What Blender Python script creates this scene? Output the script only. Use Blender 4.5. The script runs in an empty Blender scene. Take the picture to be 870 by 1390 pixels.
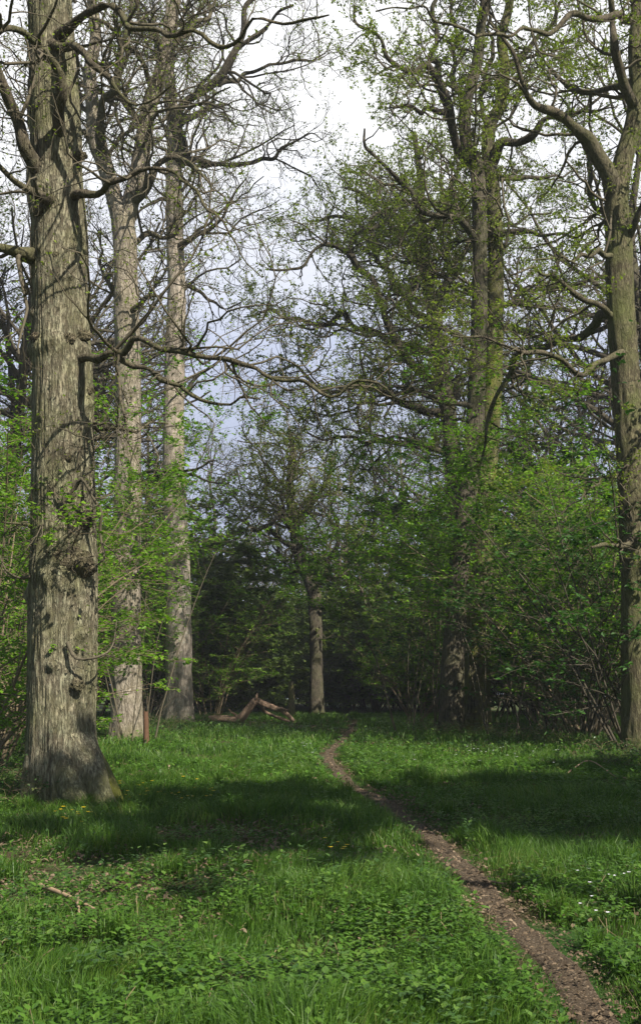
import bpy, math, random
import numpy as np
from math import radians as rad, sin, cos, pi

random.seed(7)
RG = np.random.default_rng(11)
sc = bpy.context.scene
COL = sc.collection

# ------------------------------------------------------------------ camera
F, CX, CY, YH = 1500.0, 435.0, 695.0, 915.0     # focal length, centre and horizon in photo pixels
EYE = np.array([0.0, 0.0, 1.6])
TH = math.atan((YH - CY) / F)
cam = bpy.data.objects.new('camera', bpy.data.cameras.new('camera'))
COL.objects.link(cam)
cam.data.sensor_fit = 'VERTICAL'
cam.data.sensor_height = 24
cam.data.lens = 24 * F / 1390
cam.data.clip_start = 0.05
cam.data.clip_end = 3000
cam.location = EYE
cam.rotation_euler = (pi / 2 + TH, 0, 0)
sc.camera = cam

# ------------------------------------------------------------------ world and sun
SUN_EL, SUN_AZ = rad(44), rad(140)       # azimuth clockwise from +Y: right of and behind the camera
w = bpy.data.worlds.new('World'); sc.world = w; w.use_nodes = True
nt = w.node_tree; nt.nodes.clear()
def N(nt, t, **kw):
    n = nt.nodes.new(t)
    for k, v in kw.items():
        if k in n.inputs: n.inputs[k].default_value = v
        else: setattr(n, k, v)
    return n
out = N(nt, 'ShaderNodeOutputWorld'); bg = N(nt, 'ShaderNodeBackground', Strength=0.054)
sky = N(nt, 'ShaderNodeTexSky', sky_type='NISHITA', sun_disc=False)
sky.sun_elevation = SUN_EL; sky.sun_rotation = SUN_AZ; sky.dust_density = 1.0; sky.air_density = 1.0
tc = N(nt, 'ShaderNodeTexCoord')
no = N(nt, 'ShaderNodeTexNoise', Scale=2.2, Detail=7, Roughness=.55)
mp = N(nt, 'ShaderNodeMapping'); mp.inputs['Scale'].default_value = (1, 1, 2.2); mp.inputs['Location'].default_value = (.35, .1, .3)
nt.links.new(tc.outputs['Generated'], mp.inputs[0]); nt.links.new(mp.outputs[0], no.inputs['Vector'])
sx = N(nt, 'ShaderNodeSeparateXYZ'); nt.links.new(tc.outputs['Generated'], sx.inputs[0])
# cover: clouds bank up ahead of the camera, broken blue sky behind it
ma = N(nt, 'ShaderNodeMath', operation='MULTIPLY_ADD'); ma.inputs[1].default_value = .8; ma.inputs[2].default_value = -.16
nt.links.new(sx.outputs['Y'], ma.inputs[0])
ad = N(nt, 'ShaderNodeMath', operation='ADD'); mo = N(nt, 'ShaderNodeMapRange'); mo.inputs['From Min'].default_value = .58; mo.inputs['From Max'].default_value = .85; mo.inputs['To Min'].default_value = 0; mo.inputs['To Max'].default_value = -.55
nt.links.new(sx.outputs['Z'], mo.inputs['Value'])
mq = N(nt, 'ShaderNodeMath', operation='ADD'); nt.links.new(ma.outputs[0], mq.inputs[0]); nt.links.new(mo.outputs[0], mq.inputs[1])
nt.links.new(mq.outputs[0], ad.inputs[0]); nt.links.new(no.outputs['Fac'], ad.inputs[1])
cr = N(nt, 'ShaderNodeValToRGB'); cr.color_ramp.elements[0].position = .5; cr.color_ramp.elements[1].position = .72
nt.links.new(ad.outputs[0], cr.inputs[0])
# cloud brightness: greyer bases low down, bright tops
no2 = N(nt, 'ShaderNodeTexNoise', Scale=3.1, Detail=6, Roughness=.5); nt.links.new(mp.outputs[0], no2.inputs['Vector'])
mz = N(nt, 'ShaderNodeMath', operation='MULTIPLY_ADD'); mz.inputs[1].default_value = 1.38; nt.links.new(sx.outputs['Z'], mz.inputs[0])
mn = N(nt, 'ShaderNodeMath', operation='MULTIPLY_ADD'); mn.inputs[1].default_value = .5; mn.inputs[2].default_value = -.25
nt.links.new(no2.outputs['Fac'], mn.inputs[0]); nt.links.new(mn.outputs[0], mz.inputs[2])
cc = N(nt, 'ShaderNodeValToRGB')
e = cc.color_ramp.elements
e[0].position = .12; e[0].color = (4.6, 5.3, 7.4, 1)
e[1].position = .62; e[1].color = (12.5, 12.6, 12.9, 1)
x = e.new(.36); x.color = (7.0, 7.7, 9.8, 1)
nt.links.new(mz.outputs[0], cc.inputs[0])
mx = N(nt, 'ShaderNodeMix', data_type='RGBA')
nt.links.new(cr.outputs[0], mx.inputs[0]); nt.links.new(sky.outputs[0], mx.inputs[6]); nt.links.new(cc.outputs[0], mx.inputs[7])
nt.links.new(mx.outputs[2], bg.inputs[0]); nt.links.new(bg.outputs[0], out.inputs[0])

ld = bpy.data.lights.new('sun', 'SUN'); ld.energy = 5.0; ld.angle = rad(.5); ld.color = (1, .94, .82)
sun = bpy.data.objects.new('sun', ld); COL.objects.link(sun)
sun.rotation_euler = (pi / 2 - SUN_EL, 0, pi - SUN_AZ)      # lamp shines away from azimuth SUN_AZ
sun.location = (20, -20, 40)
SUND = np.array([sin(SUN_AZ) * cos(SUN_EL), cos(SUN_AZ) * cos(SUN_EL), sin(SUN_EL)])  # towards the sun

vs = sc.view_settings
vs.view_transform = 'Standard'; vs.look = 'None'; vs.gamma = 1; vs.exposure = 0.80; vs.use_curve_mapping = False
sc.render.engine = 'CYCLES'
cy = sc.cycles
cy.max_bounces = 5; cy.diffuse_bounces = 3; cy.glossy_bounces = 1; cy.transmission_bounces = 3; cy.transparent_max_bounces = 4
cy.use_denoising = True; cy.caustics_reflective = False; cy.caustics_refractive = False

# ------------------------------------------------------------------ helpers: pixels, noise, meshes
def ray(px, py):
    x, y = (px - CX) / F, (CY - py) / F
    return np.array([x, cos(TH) - y * sin(TH), sin(TH) + y * cos(TH)])
def at(px, py, Y):
    d = ray(px, py); return EYE + d * (Y / d[1])
def gz(x, y):
    x = np.asarray(x, float); y = np.asarray(y, float)
    t = np.maximum(y - 38, 0)
    z = -0.030 * t + 0.00016 * np.minimum(t, 100) ** 2
    z = z + .035 * np.sin(x * .9 + 1.3) * np.cos(y * .55 + .4) + .02 * np.sin(x * 2.3 + y * 1.7)
    return z + .05 * np.clip((np.abs(x) - 4) / 6, 0, 3) ** 1.5
def on_ground(px, py):
    d = ray(px, py); s = EYE[2] / -d[2]
    for _ in range(6):
        p = EYE + d * s; s = (EYE[2] - float(gz(p[0], p[1]))) / -d[2]
    return EYE + d * s
def hsh(ix, iy, iz):
    n = (ix * 73856093) ^ (iy * 19349663) ^ (iz * 83492791)
    n = (n ^ (n >> 13)) * 1274126177 & 0x7fffffff
    return ((n ^ (n >> 16)) & 0xffff) / 65535.0
def vnoise(p):
    p = np.asarray(p, float); i = np.floor(p).astype(np.int64); f = p - i; f = f * f * (3 - 2 * f)
    r = 0
    for a in (0, 1):
        for b in (0, 1):
            for c in (0, 1):
                wt = (f[..., 0] if a else 1 - f[..., 0]) * (f[..., 1] if b else 1 - f[..., 1]) * (f[..., 2] if c else 1 - f[..., 2])
                r = r + wt * hsh(i[..., 0] + a, i[..., 1] + b, i[..., 2] + c)
    return r * 2 - 1
def fbm(p, o=4):
    a, s, r = 1.0, 1.0, 0
    for _ in range(o): r = r + a * vnoise(np.asarray(p) * s + 17.3 * s); a *= .5; s *= 2.03
    return r
def n2(x, y, s, o=2): return fbm(np.stack([x * s, y * s, np.zeros_like(x) + 3.7], -1), o)
def unit(v): return v / np.maximum(np.linalg.norm(v, axis=-1, keepdims=True), 1e-9)

class Acc:
    """collects quads and triangles, builds ONE mesh object"""
    def __init__(s): s.v = []; s.q = []; s.t = []; s.n = 0
    def add(s, v, q=None, t=None):
        v = np.asarray(v, np.float32).reshape(-1, 3)
        if q is not None: s.q.append(np.asarray(q, np.int64).reshape(-1, 4) + s.n)
        if t is not None: s.t.append(np.asarray(t, np.int64).reshape(-1, 3) + s.n)
        s.v.append(v); s.n += len(v)
    def build(s, name, mats, parent=None, base=(0, 0, 0), smooth=True, kind=None):
        me = bpy.data.meshes.new(name)
        v = np.concatenate(s.v) - np.asarray(base, np.float32)
        q = np.concatenate(s.q) if s.q else np.zeros((0, 4), np.int64)
        t = np.concatenate(s.t) if s.t else np.zeros((0, 3), np.int64)
        me.vertices.add(len(v)); me.vertices.foreach_set('co', v.astype(np.float32).ravel())
        me.loops.add(q.size + t.size)
        me.loops.foreach_set('vertex_index', np.concatenate([q.ravel(), t.ravel()]).astype(np.int32))
        me.polygons.add(len(q) + len(t))
        ls = np.concatenate([np.arange(len(q)) * 4, q.size + np.arange(len(t)) * 3])
        me.polygons.foreach_set('loop_start', ls.astype(np.int32))
        me.polygons.foreach_set('use_smooth', np.full(len(ls), smooth))
        me.update(calc_edges=True)
        me.materials.append(mats)
        o = bpy.data.objects.new(name, me); COL.objects.link(o)
        if parent: o.parent = parent
        else: o.location = base
        if kind: o['kind'] = kind
        return o

def tubes(acc, P, R, K=3):
    P = np.asarray(P, float); R = np.asarray(R, float)
    if P.ndim == 2: P = P[None]; R = R[None]
    n, S, _ = P.shape
    if n == 0: return
    T = unit(np.gradient(P, axis=1))
    m = np.abs(unit(P[:, -1] - P[:, 0])); ax = np.zeros((n, 3)); ax[np.arange(n), m.argmin(1)] = 1
    A = unit(ax[:, None] - T * (T * ax[:, None]).sum(-1, keepdims=True)); B = np.cross(T, A)
    an = np.arange(K) * 2 * pi / K
    V = P[:, :, None] + R[:, :, None, None] * (A[:, :, None] * np.cos(an)[:, None] + B[:, :, None] * np.sin(an)[:, None])
    j = np.arange(S - 1)[:, None] * K; k = np.arange(K)[None]; k2 = (k + 1) % K
    q = np.stack([j + k, j + k2, j + K + k2, j + K + k], -1).reshape(-1, 4)
    q = (q[None] + (np.arange(n) * S * K)[:, None, None]).reshape(-1, 4)
    acc.add(V, q)

def spline(pts, step=None, S=None):
    """Catmull-Rom through rows of any width, resampled evenly"""
    p = np.asarray(pts, float)
    if len(p) < 3: p = np.array([p[0], (p[0] + p[-1]) / 2, p[-1]])
    e = np.vstack([2 * p[0] - p[1], p, 2 * p[-1] - p[-2]]); o = []
    for i in range(1, len(e) - 2):
        for t in np.linspace(0, 1, 12, endpoint=False):
            a, b, c, d = e[i - 1:i + 3]
            o.append(.5 * (2 * b + (c - a) * t + (2 * a - 5 * b + 4 * c - d) * t * t + (3 * b - a - 3 * c + d) * t ** 3))
    o.append(p[-1]); o = np.array(o)
    L = np.r_[0, np.cumsum(np.linalg.norm(np.diff(o[:, :3], axis=0), axis=1))]
    if S is None: S = max(4, int(L[-1] / step) + 1)
    u = np.linspace(0, L[-1], S)
    return np.stack([np.interp(u, L, o[:, k]) for k in range(o.shape[1])], -1), L[-1]

def bark_tube(acc, pts, K, step, ridge=.0, lump=.0, flare=0, seed=0, knots=(), freq=16):
    """one stem with furrows, lumps, a lobed root flare and burrs; pts rows are x,y,z,r"""
    q, L = spline(pts, step=step); P = q[:, :3]; R = q[:, 3]; S = len(P)
    T = unit(np.gradient(P, axis=0)); ax = np.array([1.0, 0, 0])
    if abs(T.mean(0)[0]) > .8: ax = np.array([0, 1.0, 0])
    A = unit(ax - T * (T @ ax)[:, None]); B = np.cross(T, A)
    an = np.arange(K) * 2 * pi / K; ca, sa = np.cos(an), np.sin(an)
    h = np.linspace(0, L, S)[:, None]
    rr = np.repeat(R[:, None], K, 1)
    circ = np.stack([np.broadcast_to(ca * 1.0, rr.shape), np.broadcast_to(sa * 1.0, rr.shape), np.broadcast_to(h, rr.shape)], -1)
    sd = np.array([seed * 3.1, seed * 1.7, seed * 5.3])
    if ridge:
        w0 = circ * np.array([freq * .42, freq * .42, 1.6]) + sd
        rn = 1 - np.abs(fbm(w0, 3)) * 1.9
        rr = rr * (1 + ridge * rn)
    if lump: rr = rr * (1 + lump * fbm(circ * np.array([1.3, 1.3, 1.1]) + sd * 2, 3))
    if flare:
        lobes = .55 + .45 * np.cos(an * 5 + seed) * np.cos(an * 2 + seed * 2.2)
        rr = rr * (1 + flare * np.exp(-h / (.9 * R[0])) * lobes)
    for (kh, ka, ks, kr) in knots:      # height, angle, size (radians), relief
        da = (an - ka + pi) % (2 * pi) - pi
        d2 = (da[None] * R[:, None] / ks) ** 2 + ((h - kh) / ks) ** 2
        rr = rr + kr * np.exp(-d2 * 1.6) * (1 + .6 * fbm(circ * 5 + 9 + kh, 3))
    V = P[:, None] + rr[..., None] * (A[:, None] * ca[:, None] + B[:, None] * sa[:, None])
    j = np.arange(S - 1)[:, None] * K; k = np.arange(K)[None]; k2 = (k + 1) % K
    acc.add(V, np.stack([j + k, j + k2, j + K + k2, j + K + k], -1))
    return P, R

def sprout(P, R, L, cnt, ln, ang=(35, 75), t0=.1, S=6, rs=.6, wob=.3, up=.05, flat=0, rmin=.003, taper=.75, rg=RG):
    """children of every parent branch at once. L: parent lengths, cnt: children per metre, ln: child length (m)"""
    n, Sp, _ = P.shape
    c = rg.poisson(np.maximum(L * cnt * (1 - t0), .01)); par = np.repeat(np.arange(n), c); m = len(par)
    if m == 0: return np.zeros((0, S, 3)), np.zeros((0, S)), np.zeros(0)
    t = t0 + (1 - t0) * rg.random(m) ** .85; f = t * (Sp - 1.001); i = f.astype(int); fr = (f - i)[:, None]
    p0 = P[par, i] * (1 - fr) + P[par, i + 1] * fr; r0 = R[par, i] * (1 - fr[:, 0]) + R[par, i + 1] * fr[:, 0]
    T = unit(P[par, i + 1] - P[par, i])
    q = unit(np.cross(T, rg.normal(size=(m, 3))))
    if flat: q[:, 2] *= (1 - flat); q = unit(q)
    a = np.radians(rg.uniform(ang[0], ang[1], m))[:, None]
    d = unit(np.cos(a) * T + np.sin(a) * q)
    l = ln * rg.uniform(.5, 1.35, m) * (1.25 - taper * t) * np.clip(L[par] / (ln * 1.2), .45, 1.2)
    out = np.empty((m, S, 3)); out[:, 0] = p0; s = (l / (S - 1))[:, None]
    for k in range(1, S):
        g = rg.normal(size=(m, 3)) * wob
        if flat: g[:, 2] *= (1 - flat * .7)
        d = d + g; d[:, 2] += up * (1 - flat * .5); d = unit(d)
        out[:, k] = out[:, k - 1] + d * s
    rb = np.minimum(r0 * rs, .004 + l * .016)[:, None]
    rr = np.maximum(rb * np.linspace(1, .3, S)[None], rmin)
    return out, rr, l

def leaves(acc, P, per, size, jit=.05, upn=.6, t0=.2, droop=0, rg=RG, wid=.32):
    n, S, _ = P.shape
    if n == 0: return
    m = int(n * per); par = rg.integers(0, n, m); f = (t0 + (1 - t0) * rg.random(m)) * (S - 1.001); i = f.astype(int); fr = (f - i)[:, None]
    p = P[par, i] * (1 - fr) + P[par, i + 1] * fr + rg.normal(size=(m, 3)) * jit * .4
    nr = rg.normal(size=(m, 3)); nr[:, 2] = np.abs(nr[:, 2]) + upn * 2; nr = unit(nr)
    d = unit(np.cross(nr, rg.normal(size=(m, 3)))); d[:, 2] -= droop; d = unit(d); s = np.cross(d, nr)
    l = (size * rg.uniform(.6, 1.3, m))[:, None]
    v = np.stack([p, p + d * l * .45 + s * l * wid + nr * l * .1, p + d * l, p + d * l * .45 - s * l * wid + nr * l * .1], 1)
    acc.add(v, np.arange(m * 4).reshape(m, 4))

# ------------------------------------------------------------------ materials
def mat(name):
    m = bpy.data.materials.new(name); m.use_nodes = True; nt = m.node_tree; nt.nodes.clear()
    return m, nt, N(nt, 'ShaderNodeOutputMaterial')
def ramp(nt, stops, src=None):
    r = N(nt, 'ShaderNodeValToRGB'); e = r.color_ramp.elements
    e[0].position, e[0].color = stops[0][0], (*stops[0][1], 1); e[1].position, e[1].color = stops[-1][0], (*stops[-1][1], 1)
    for p, c in stops[1:-1]: x = e.new(p); x.color = (*c, 1)
    if src is not None: nt.links.new(src, r.inputs[0])
    return r
def mixc(nt, fac, a, b, mode='MIX'):
    m = N(nt, 'ShaderNodeMix', data_type='RGBA', blend_type=mode)
    for s, i in ((fac, 0), (a, 6), (b, 7)):
        if hasattr(s, 'links') : nt.links.new(s, m.inputs[i])
        else: m.inputs[i].default_value = s if i == 0 else (*s, 1)
    return m.outputs[2]
def noise(nt, vec, scale, detail=4, rough=.55, dist=0):
    n = N(nt, 'ShaderNodeTexNoise', Scale=scale, Detail=detail, Roughness=rough, Distortion=dist); nt.links.new(vec, n.inputs['Vector']); return n.outputs['Fac']

def bark(name, light, dark, moss, mossamt=.5, scale=1.0, bump=.6, patch=(.5, .5, .5), vs_=.2):
    m, nt, o = mat(name)
    tc = N(nt, 'ShaderNodeTexCoord'); mp = N(nt, 'ShaderNodeMapping'); mp.inputs['Scale'].default_value = (scale, scale, scale * vs_)
    nt.links.new(tc.outputs['Object'], mp.inputs[0]); V = mp.outputs[0]; O = tc.outputs['Object']
    f1 = noise(nt, V, 46, 6, .66, .25); f2 = noise(nt, V, 55, 4, .6, .3)
    fm = N(nt, 'ShaderNodeMath', operation='MULTIPLY_ADD'); nt.links.new(f2, fm.inputs[0]); fm.inputs[1].default_value = .45; nt.links.new(f1, fm.inputs[2])
    f3 = noise(nt, V, 17, 4, .6, .4)
    fa = ramp(nt, [(.48, (0, 0, 0)), (.76, (1, 1, 1))], fm.outputs[0]).outputs[0]; fb = ramp(nt, [(.40, (.25, .25, .25)), (.50, (1, 1, 1))], f3).outputs[0]
    fur = mixc(nt, 1.0, fa, fb, 'MULTIPLY')
    lich = ramp(nt, [(.56, (0, 0, 0)), (.63, (.7, .7, .7))], noise(nt, O, 5.5, 6, .7)).outputs[0]
    fine = noise(nt, V, 60, 6, .65)
    big = noise(nt, O, 1.7 * scale, 5, .6); mid = noise(nt, O, 9 * scale, 5, .65)
    c = mixc(nt, fine, tuple(x * .62 for x in light), light)
    c = mixc(nt, ramp(nt, [(.40, (0, 0, 0)), (.75, (.8, .8, .8))], mid).outputs[0], c, patch)
    c = mixc(nt, lich, c, tuple(min(.5, x * 1.12 + .02) for x in light))
    c = mixc(nt, fur, dark, c)
    mf = N(nt, 'ShaderNodeMath', operation='MULTIPLY'); nt.links.new(ramp(nt, [(.42, (0, 0, 0)), (.66, (1, 1, 1))], big).outputs[0], mf.inputs[0]); mf.inputs[1].default_value = mossamt
    c = mixc(nt, mf.outputs[0], c, moss)
    # green algae and moss gathers round the foot
    sp = N(nt, 'ShaderNodeSeparateXYZ'); nt.links.new(O, sp.inputs[0])
    ft = N(nt, 'ShaderNodeMath', operation='ADD'); nt.links.new(sp.outputs['Z'], ft.inputs[0]); nt.links.new(mid, ft.inputs[1])
    fr = ramp(nt, [(.62, (.75, .75, .75)), (.98, (0, 0, 0))], ft.outputs[0]).outputs[0]
    c = mixc(nt, fr, c, tuple(x * .75 for x in moss))
    b = N(nt, 'ShaderNodeBsdfPrincipled', Roughness=.92); b.inputs['Specular IOR Level'].default_value = .15
    nt.links.new(c, b.inputs['Base Color'])
    ht = N(nt, 'ShaderNodeMath', operation='MULTIPLY_ADD'); nt.links.new(fine, ht.inputs[0]); ht.inputs[1].default_value = .5; nt.links.new(fur, ht.inputs[2])
    bp = N(nt, 'ShaderNodeBump', Strength=bump, Distance=.045 / scale); nt.links.new(ht.outputs[0], bp.inputs['Height']); nt.links.new(bp.outputs[0], b.inputs['Normal'])
    nt.links.new(b.outputs[0], o.inputs[0]); return m
def leafm(name, cols, trans=.4, gloss=.5, ns=.35):
    m, nt, o = mat(name)
    g = N(nt, 'ShaderNodeNewGeometry'); tc = N(nt, 'ShaderNodeTexCoord')
    n = noise(nt, tc.outputs['Object'], ns, 3)
    ad = N(nt, 'ShaderNodeMath', operation='MULTIPLY_ADD'); nt.links.new(g.outputs['Random Per Island'], ad.inputs[0]); ad.inputs[1].default_value = .6
    sb = N(nt, 'ShaderNodeMath', operation='MULTIPLY_ADD'); nt.links.new(n, sb.inputs[0]); sb.inputs[1].default_value = .9; sb.inputs[2].default_value = -.25
    nt.links.new(sb.outputs[0], ad.inputs[2])
    k = len(cols) - 1
    c = ramp(nt, [(i / k, q) for i, q in enumerate(cols)], ad.outputs[0]).outputs[0]
    b = N(nt, 'ShaderNodeBsdfPrincipled', Roughness=gloss); b.inputs['Specular IOR Level'].default_value = .3; nt.links.new(c, b.inputs['Base Color'])
    t = N(nt, 'ShaderNodeBsdfTranslucent'); c2 = mixc(nt, 1.0, c, (1.25, 1.35, .7), 'MULTIPLY'); nt.links.new(c2, t.inputs['Color'])
    x = N(nt, 'ShaderNodeMixShader'); x.inputs[0].default_value = trans
    nt.links.new(b.outputs[0], x.inputs[1]); nt.links.new(t.outputs[0], x.inputs[2]); nt.links.new(x.outputs[0], o.inputs[0]); return m
def plain(name, c, rough=.9, c2=None, sc_=20, bump=.3):
    m, nt, o = mat(name); b = N(nt, 'ShaderNodeBsdfPrincipled', Roughness=rough); b.inputs['Specular IOR Level'].default_value = .2
    tc = N(nt, 'ShaderNodeTexCoord'); n = noise(nt, tc.outputs['Object'], sc_, 5)
    nt.links.new(mixc(nt, n, c, c2 or tuple(x * .5 for x in c)), b.inputs['Base Color'])
    bp = N(nt, 'ShaderNodeBump', Strength=bump, Distance=.01); nt.links.new(n, bp.inputs['Height']); nt.links.new(bp.outputs[0], b.inputs['Normal'])
    nt.links.new(b.outputs[0], o.inputs[0]); return m

B_OAK = bark('oak_bark', (.37, .325, .225), (.075, .06, .04), (.20, .205, .09), .6, 1.0, .9, (.29, .30, .20))
B_PALE = bark('smooth_pale_bark', (.52, .44, .37), (.16, .13, .10), (.33, .30, .21), .35, 1.0, .5, (.42, .37, .30))
B_EDGE = bark('greenish_bark', (.18, .155, .095), (.05, .04, .025), (.13, .145, .05), .8, 1.0, .8, (.20, .19, .10))
B_OAK2 = bark('pale_bark', (.45, .385, .315), (.10, .08, .06), (.22, .20, .11), .4, 1.0, .7, (.32, .28, .21))
B_DARK = bark('dark_bark', (.145, .12, .088), (.03, .025, .02), (.10, .11, .045), .5, 1.0, .7, (.13, .12, .085))
B_LIMB = bark('limb_bark', (.17, .14, .10), (.05, .04, .03), (.12, .125, .05), .6, 1.0, .7, (.14, .13, .08))
B_LIMBD = bark('dark_limb_bark', (.12, .10, .075), (.03, .025, .02), (.08, .085, .04), .4, 1.0, .7, (.10, .09, .065))
B_MOSS = bark('mossy_bark', (.19, .17, .11), (.03, .025, .02), (.17, .18, .035), .95, 1.0, .7, (.17, .17, .06))
B_TWIG = plain('twig_bark', (.125, .10, .07), .85, (.075, .07, .045), 6)
B_TWIGP = plain('pale_twig_bark', (.26, .21, .15), .85, (.15, .125, .085), 6)
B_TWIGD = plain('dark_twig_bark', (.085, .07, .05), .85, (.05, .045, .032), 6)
B_HAZEL = plain('hazel_bark', (.22, .165, .11), .8, (.11, .09, .05), 9)
L_OAK = leafm('oak_leaf', [(.09, .11, .018), (.14, .18, .022), (.19, .26, .03), (.27, .32, .045)], .45)
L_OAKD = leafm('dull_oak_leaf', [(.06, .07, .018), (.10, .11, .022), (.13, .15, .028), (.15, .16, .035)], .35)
L_HAZ = leafm('hazel_leaf', [(.045, .12, .010), (.10, .215, .015), (.17, .32, .02), (.27, .43, .028)], .45)
L_HAZD = leafm('shaded_hazel_leaf', [(.015, .05, .010), (.03, .085, .014), (.045, .12, .018), (.06, .15, .02)], .35)  # darker copy of the hazel leaf, shade put into its colour
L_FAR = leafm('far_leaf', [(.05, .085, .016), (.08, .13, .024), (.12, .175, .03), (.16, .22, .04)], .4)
L_GRASS = leafm('grass_blade', [(.022, .048, .008), (.042, .102, .012), (.068, .148, .017), (.10, .185, .024), (.20, .19, .075)], .4, .45, 1.6)
L_HERB = leafm('herb_leaf', [(.038, .09, .012), (.062, .145, .018), (.095, .20, .026), (.15, .26, .04)], .4, .4, 1.2)
L_NET = leafm('nettle_leaf', [(.03, .07, .02), (.05, .11, .03), (.10, .19, .035), (.17, .26, .05)], .35, .4, 2.0)
M_STRAW = plain('dead_stem', (.26, .20, .12), .9, (.12, .09, .05), 9)
L_BRAM = leafm('bramble_leaf', [(.02, .055, .012), (.035, .09, .02), (.06, .12, .03), (.12, .08, .04)], .25, .35)
L_DEAD = leafm('dead_leaf', [(.055, .036, .022), (.11, .075, .045), (.18, .13, .082), (.32, .25, .17)], .1, .7)

def ground_mat():
    m, nt, o = mat('woodland_floor'); tc = N(nt, 'ShaderNodeTexCoord'); V = tc.outputs['Object']
    a = noise(nt, V, 1.1, 5, .6); b = noise(nt, V, 28, 6, .7); c = noise(nt, V, 120, 4, .7)
    soil = mixc(nt, b, (.03, .022, .014), (.12, .085, .05)); green = mixc(nt, b, (.02, .055, .012), (.05, .11, .02))
    col = mixc(nt, ramp(nt, [(.42, (0, 0, 0)), (.6, (1, 1, 1))], a).outputs[0], green, soil)
    p = N(nt, 'ShaderNodeBsdfPrincipled', Roughness=.95); p.inputs['Specular IOR Level'].default_value = .1; nt.links.new(col, p.inputs['Base Color'])
    bp = N(nt, 'ShaderNodeBump', Strength=.7, Distance=.03); nt.links.new(c, bp.inputs['Height']); nt.links.new(bp.outputs[0], p.inputs['Normal'])
    nt.links.new(p.outputs[0], o.inputs[0]); return m
def path_mat():
    m, nt, o = mat('trodden_earth'); tc = N(nt, 'ShaderNodeTexCoord'); V = tc.outputs['Object']
    a = noise(nt, V, 3, 5, .6); b = noise(nt, V, 45, 6, .75); vo = N(nt, 'ShaderNodeTexVoronoi', Scale=60); nt.links.new(V, vo.inputs['Vector'])
    c1 = mixc(nt, b, (.035, .023, .014), (.14, .102, .07)); c2 = mixc(nt, a, c1, (.065, .05, .033))
    fl = ramp(nt, [(.25, (1, 1, 1)), (.32, (0, 0, 0))], vo.outputs['Distance']).outputs[0]
    c3 = mixc(nt, fl, c2, (.19, .15, .11))
    p = N(nt, 'ShaderNodeBsdfPrincipled', Roughness=.9); p.inputs['Specular IOR Level'].default_value = .15; nt.links.new(c3, p.inputs['Base Color'])
    bp = N(nt, 'ShaderNodeBump', Strength=.8, Distance=.02); nt.links.new(b, bp.inputs['Height']); nt.links.new(bp.outputs[0], p.inputs['Normal'])
    nt.links.new(p.outputs[0], o.inputs[0]); return m

def thing(name, label, cat, loc, group=None):
    o = bpy.data.objects.new(name, None); COL.objects.link(o); o.location = loc; o.empty_display_size = .3
    o['label'] = label; o['category'] = cat
    if group: o['group'] = group
    return o
def tag(o, label, cat, group=None):
    o['label'] = label; o['category'] = cat
    if group: o['group'] = group
    return o
def copy_tree(src, loc, rz, s, label=None):
    c = src.copy(); COL.objects.link(c); c.location = loc; c.rotation_euler = (0, 0, rz); c.scale = (s, s, s) if not isinstance(s, tuple) else s
    if label: c['label'] = label
    for ch in KIDS.get(src.name, []):
        d = ch.copy(); COL.objects.link(d); d.parent = c
    return c
KIDS = {}

# ------------------------------------------------------------------ ground and path
xs = np.concatenate([np.linspace(-400, -30, 20), np.linspace(-28, 28, 170), np.linspace(30, 400, 20)])
ys = np.concatenate([np.linspace(-200, -12, 12), np.linspace(-10, 60, 240), np.linspace(62, 160, 40), np.linspace(180, 900, 14)])
X, Yg = np.meshgrid(xs, ys); Z = gz(X, Yg) + .02 * n2(X, Yg, 1.7, 3)
far = Yg > 160
nx = len(xs); ii = (np.arange(len(ys) - 1)[:, None] * nx + np.arange(nx - 1)[None]).ravel()
g = Acc(); g.add(np.stack([X, Yg, Z], -1), np.stack([ii, ii + 1, ii + nx + 1, ii + nx], -1))
gr = g.build('ground', ground_mat(), kind='structure')

PATH = [(482, 981, 10), (476, 989, 13), (470, 998, 18), (456, 1012, 20), (445, 1027, 26), (461, 1052, 34), (492, 1074, 38), (528, 1093, 42), (581, 1133, 48),
        (614, 1164, 58), (652, 1204, 62), (690, 1245, 82), (724, 1280, 84), (768, 1330, 96), (815, 1390, 108), (880, 1500, 120)]
pp = []
for (px, py, wd) in PATH:
    c = on_ground(px, py); pp.append((c[0], c[1], 0, wd / F * c[1] * .38))
PC, _ = spline(pp, step=.07)
T = unit(np.gradient(PC[:, :3], axis=0)); Nn = np.stack([T[:, 1], -T[:, 0], 0 * T[:, 0]], -1)
cols = []
for k, u in enumerate(np.linspace(-1, 1, 9)):
    s = np.arange(len(PC)) * .07
    wj = PC[:, 3] * .8 * (1 + .45 * fbm(np.stack([s * 1.6, s * 0 + (4.1 if u < 0 else 9.4), s * 0], -1), 3))
    p = PC[:, :3] + Nn * (u * wj)[:, None]
    p[:, 2] = gz(p[:, 0], p[:, 1]) + .02 * n2(p[:, 0], p[:, 1], 1.7, 3) + .009 - (.035 if abs(u) > .9 else 0)
    cols.append(p)
V = np.stack(cols, 1); n_ = len(PC); ii = (np.arange(n_ - 1)[:, None] * 9 + np.arange(8)[None]).ravel()
g = Acc(); g.add(V, np.stack([ii, ii + 1, ii + 10, ii + 9], -1)); g.build('path', path_mat(), kind='structure')
def path_d(x, y):
    """signed distance to the path's edge, in half widths"""
    yy = PC[:, 1]; o = np.argsort(yy)
    cx_ = np.interp(y, yy[o], PC[o, 0]); hw = np.interp(y, yy[o], PC[o, 3])
    # slope widens the horizontal cut of a slanting path
    sl = np.interp(y, yy[o], (1 / np.maximum(np.abs(T[:, 1]), .35))[o])
    return np.abs(x - cx_) / (hw * sl)

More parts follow.
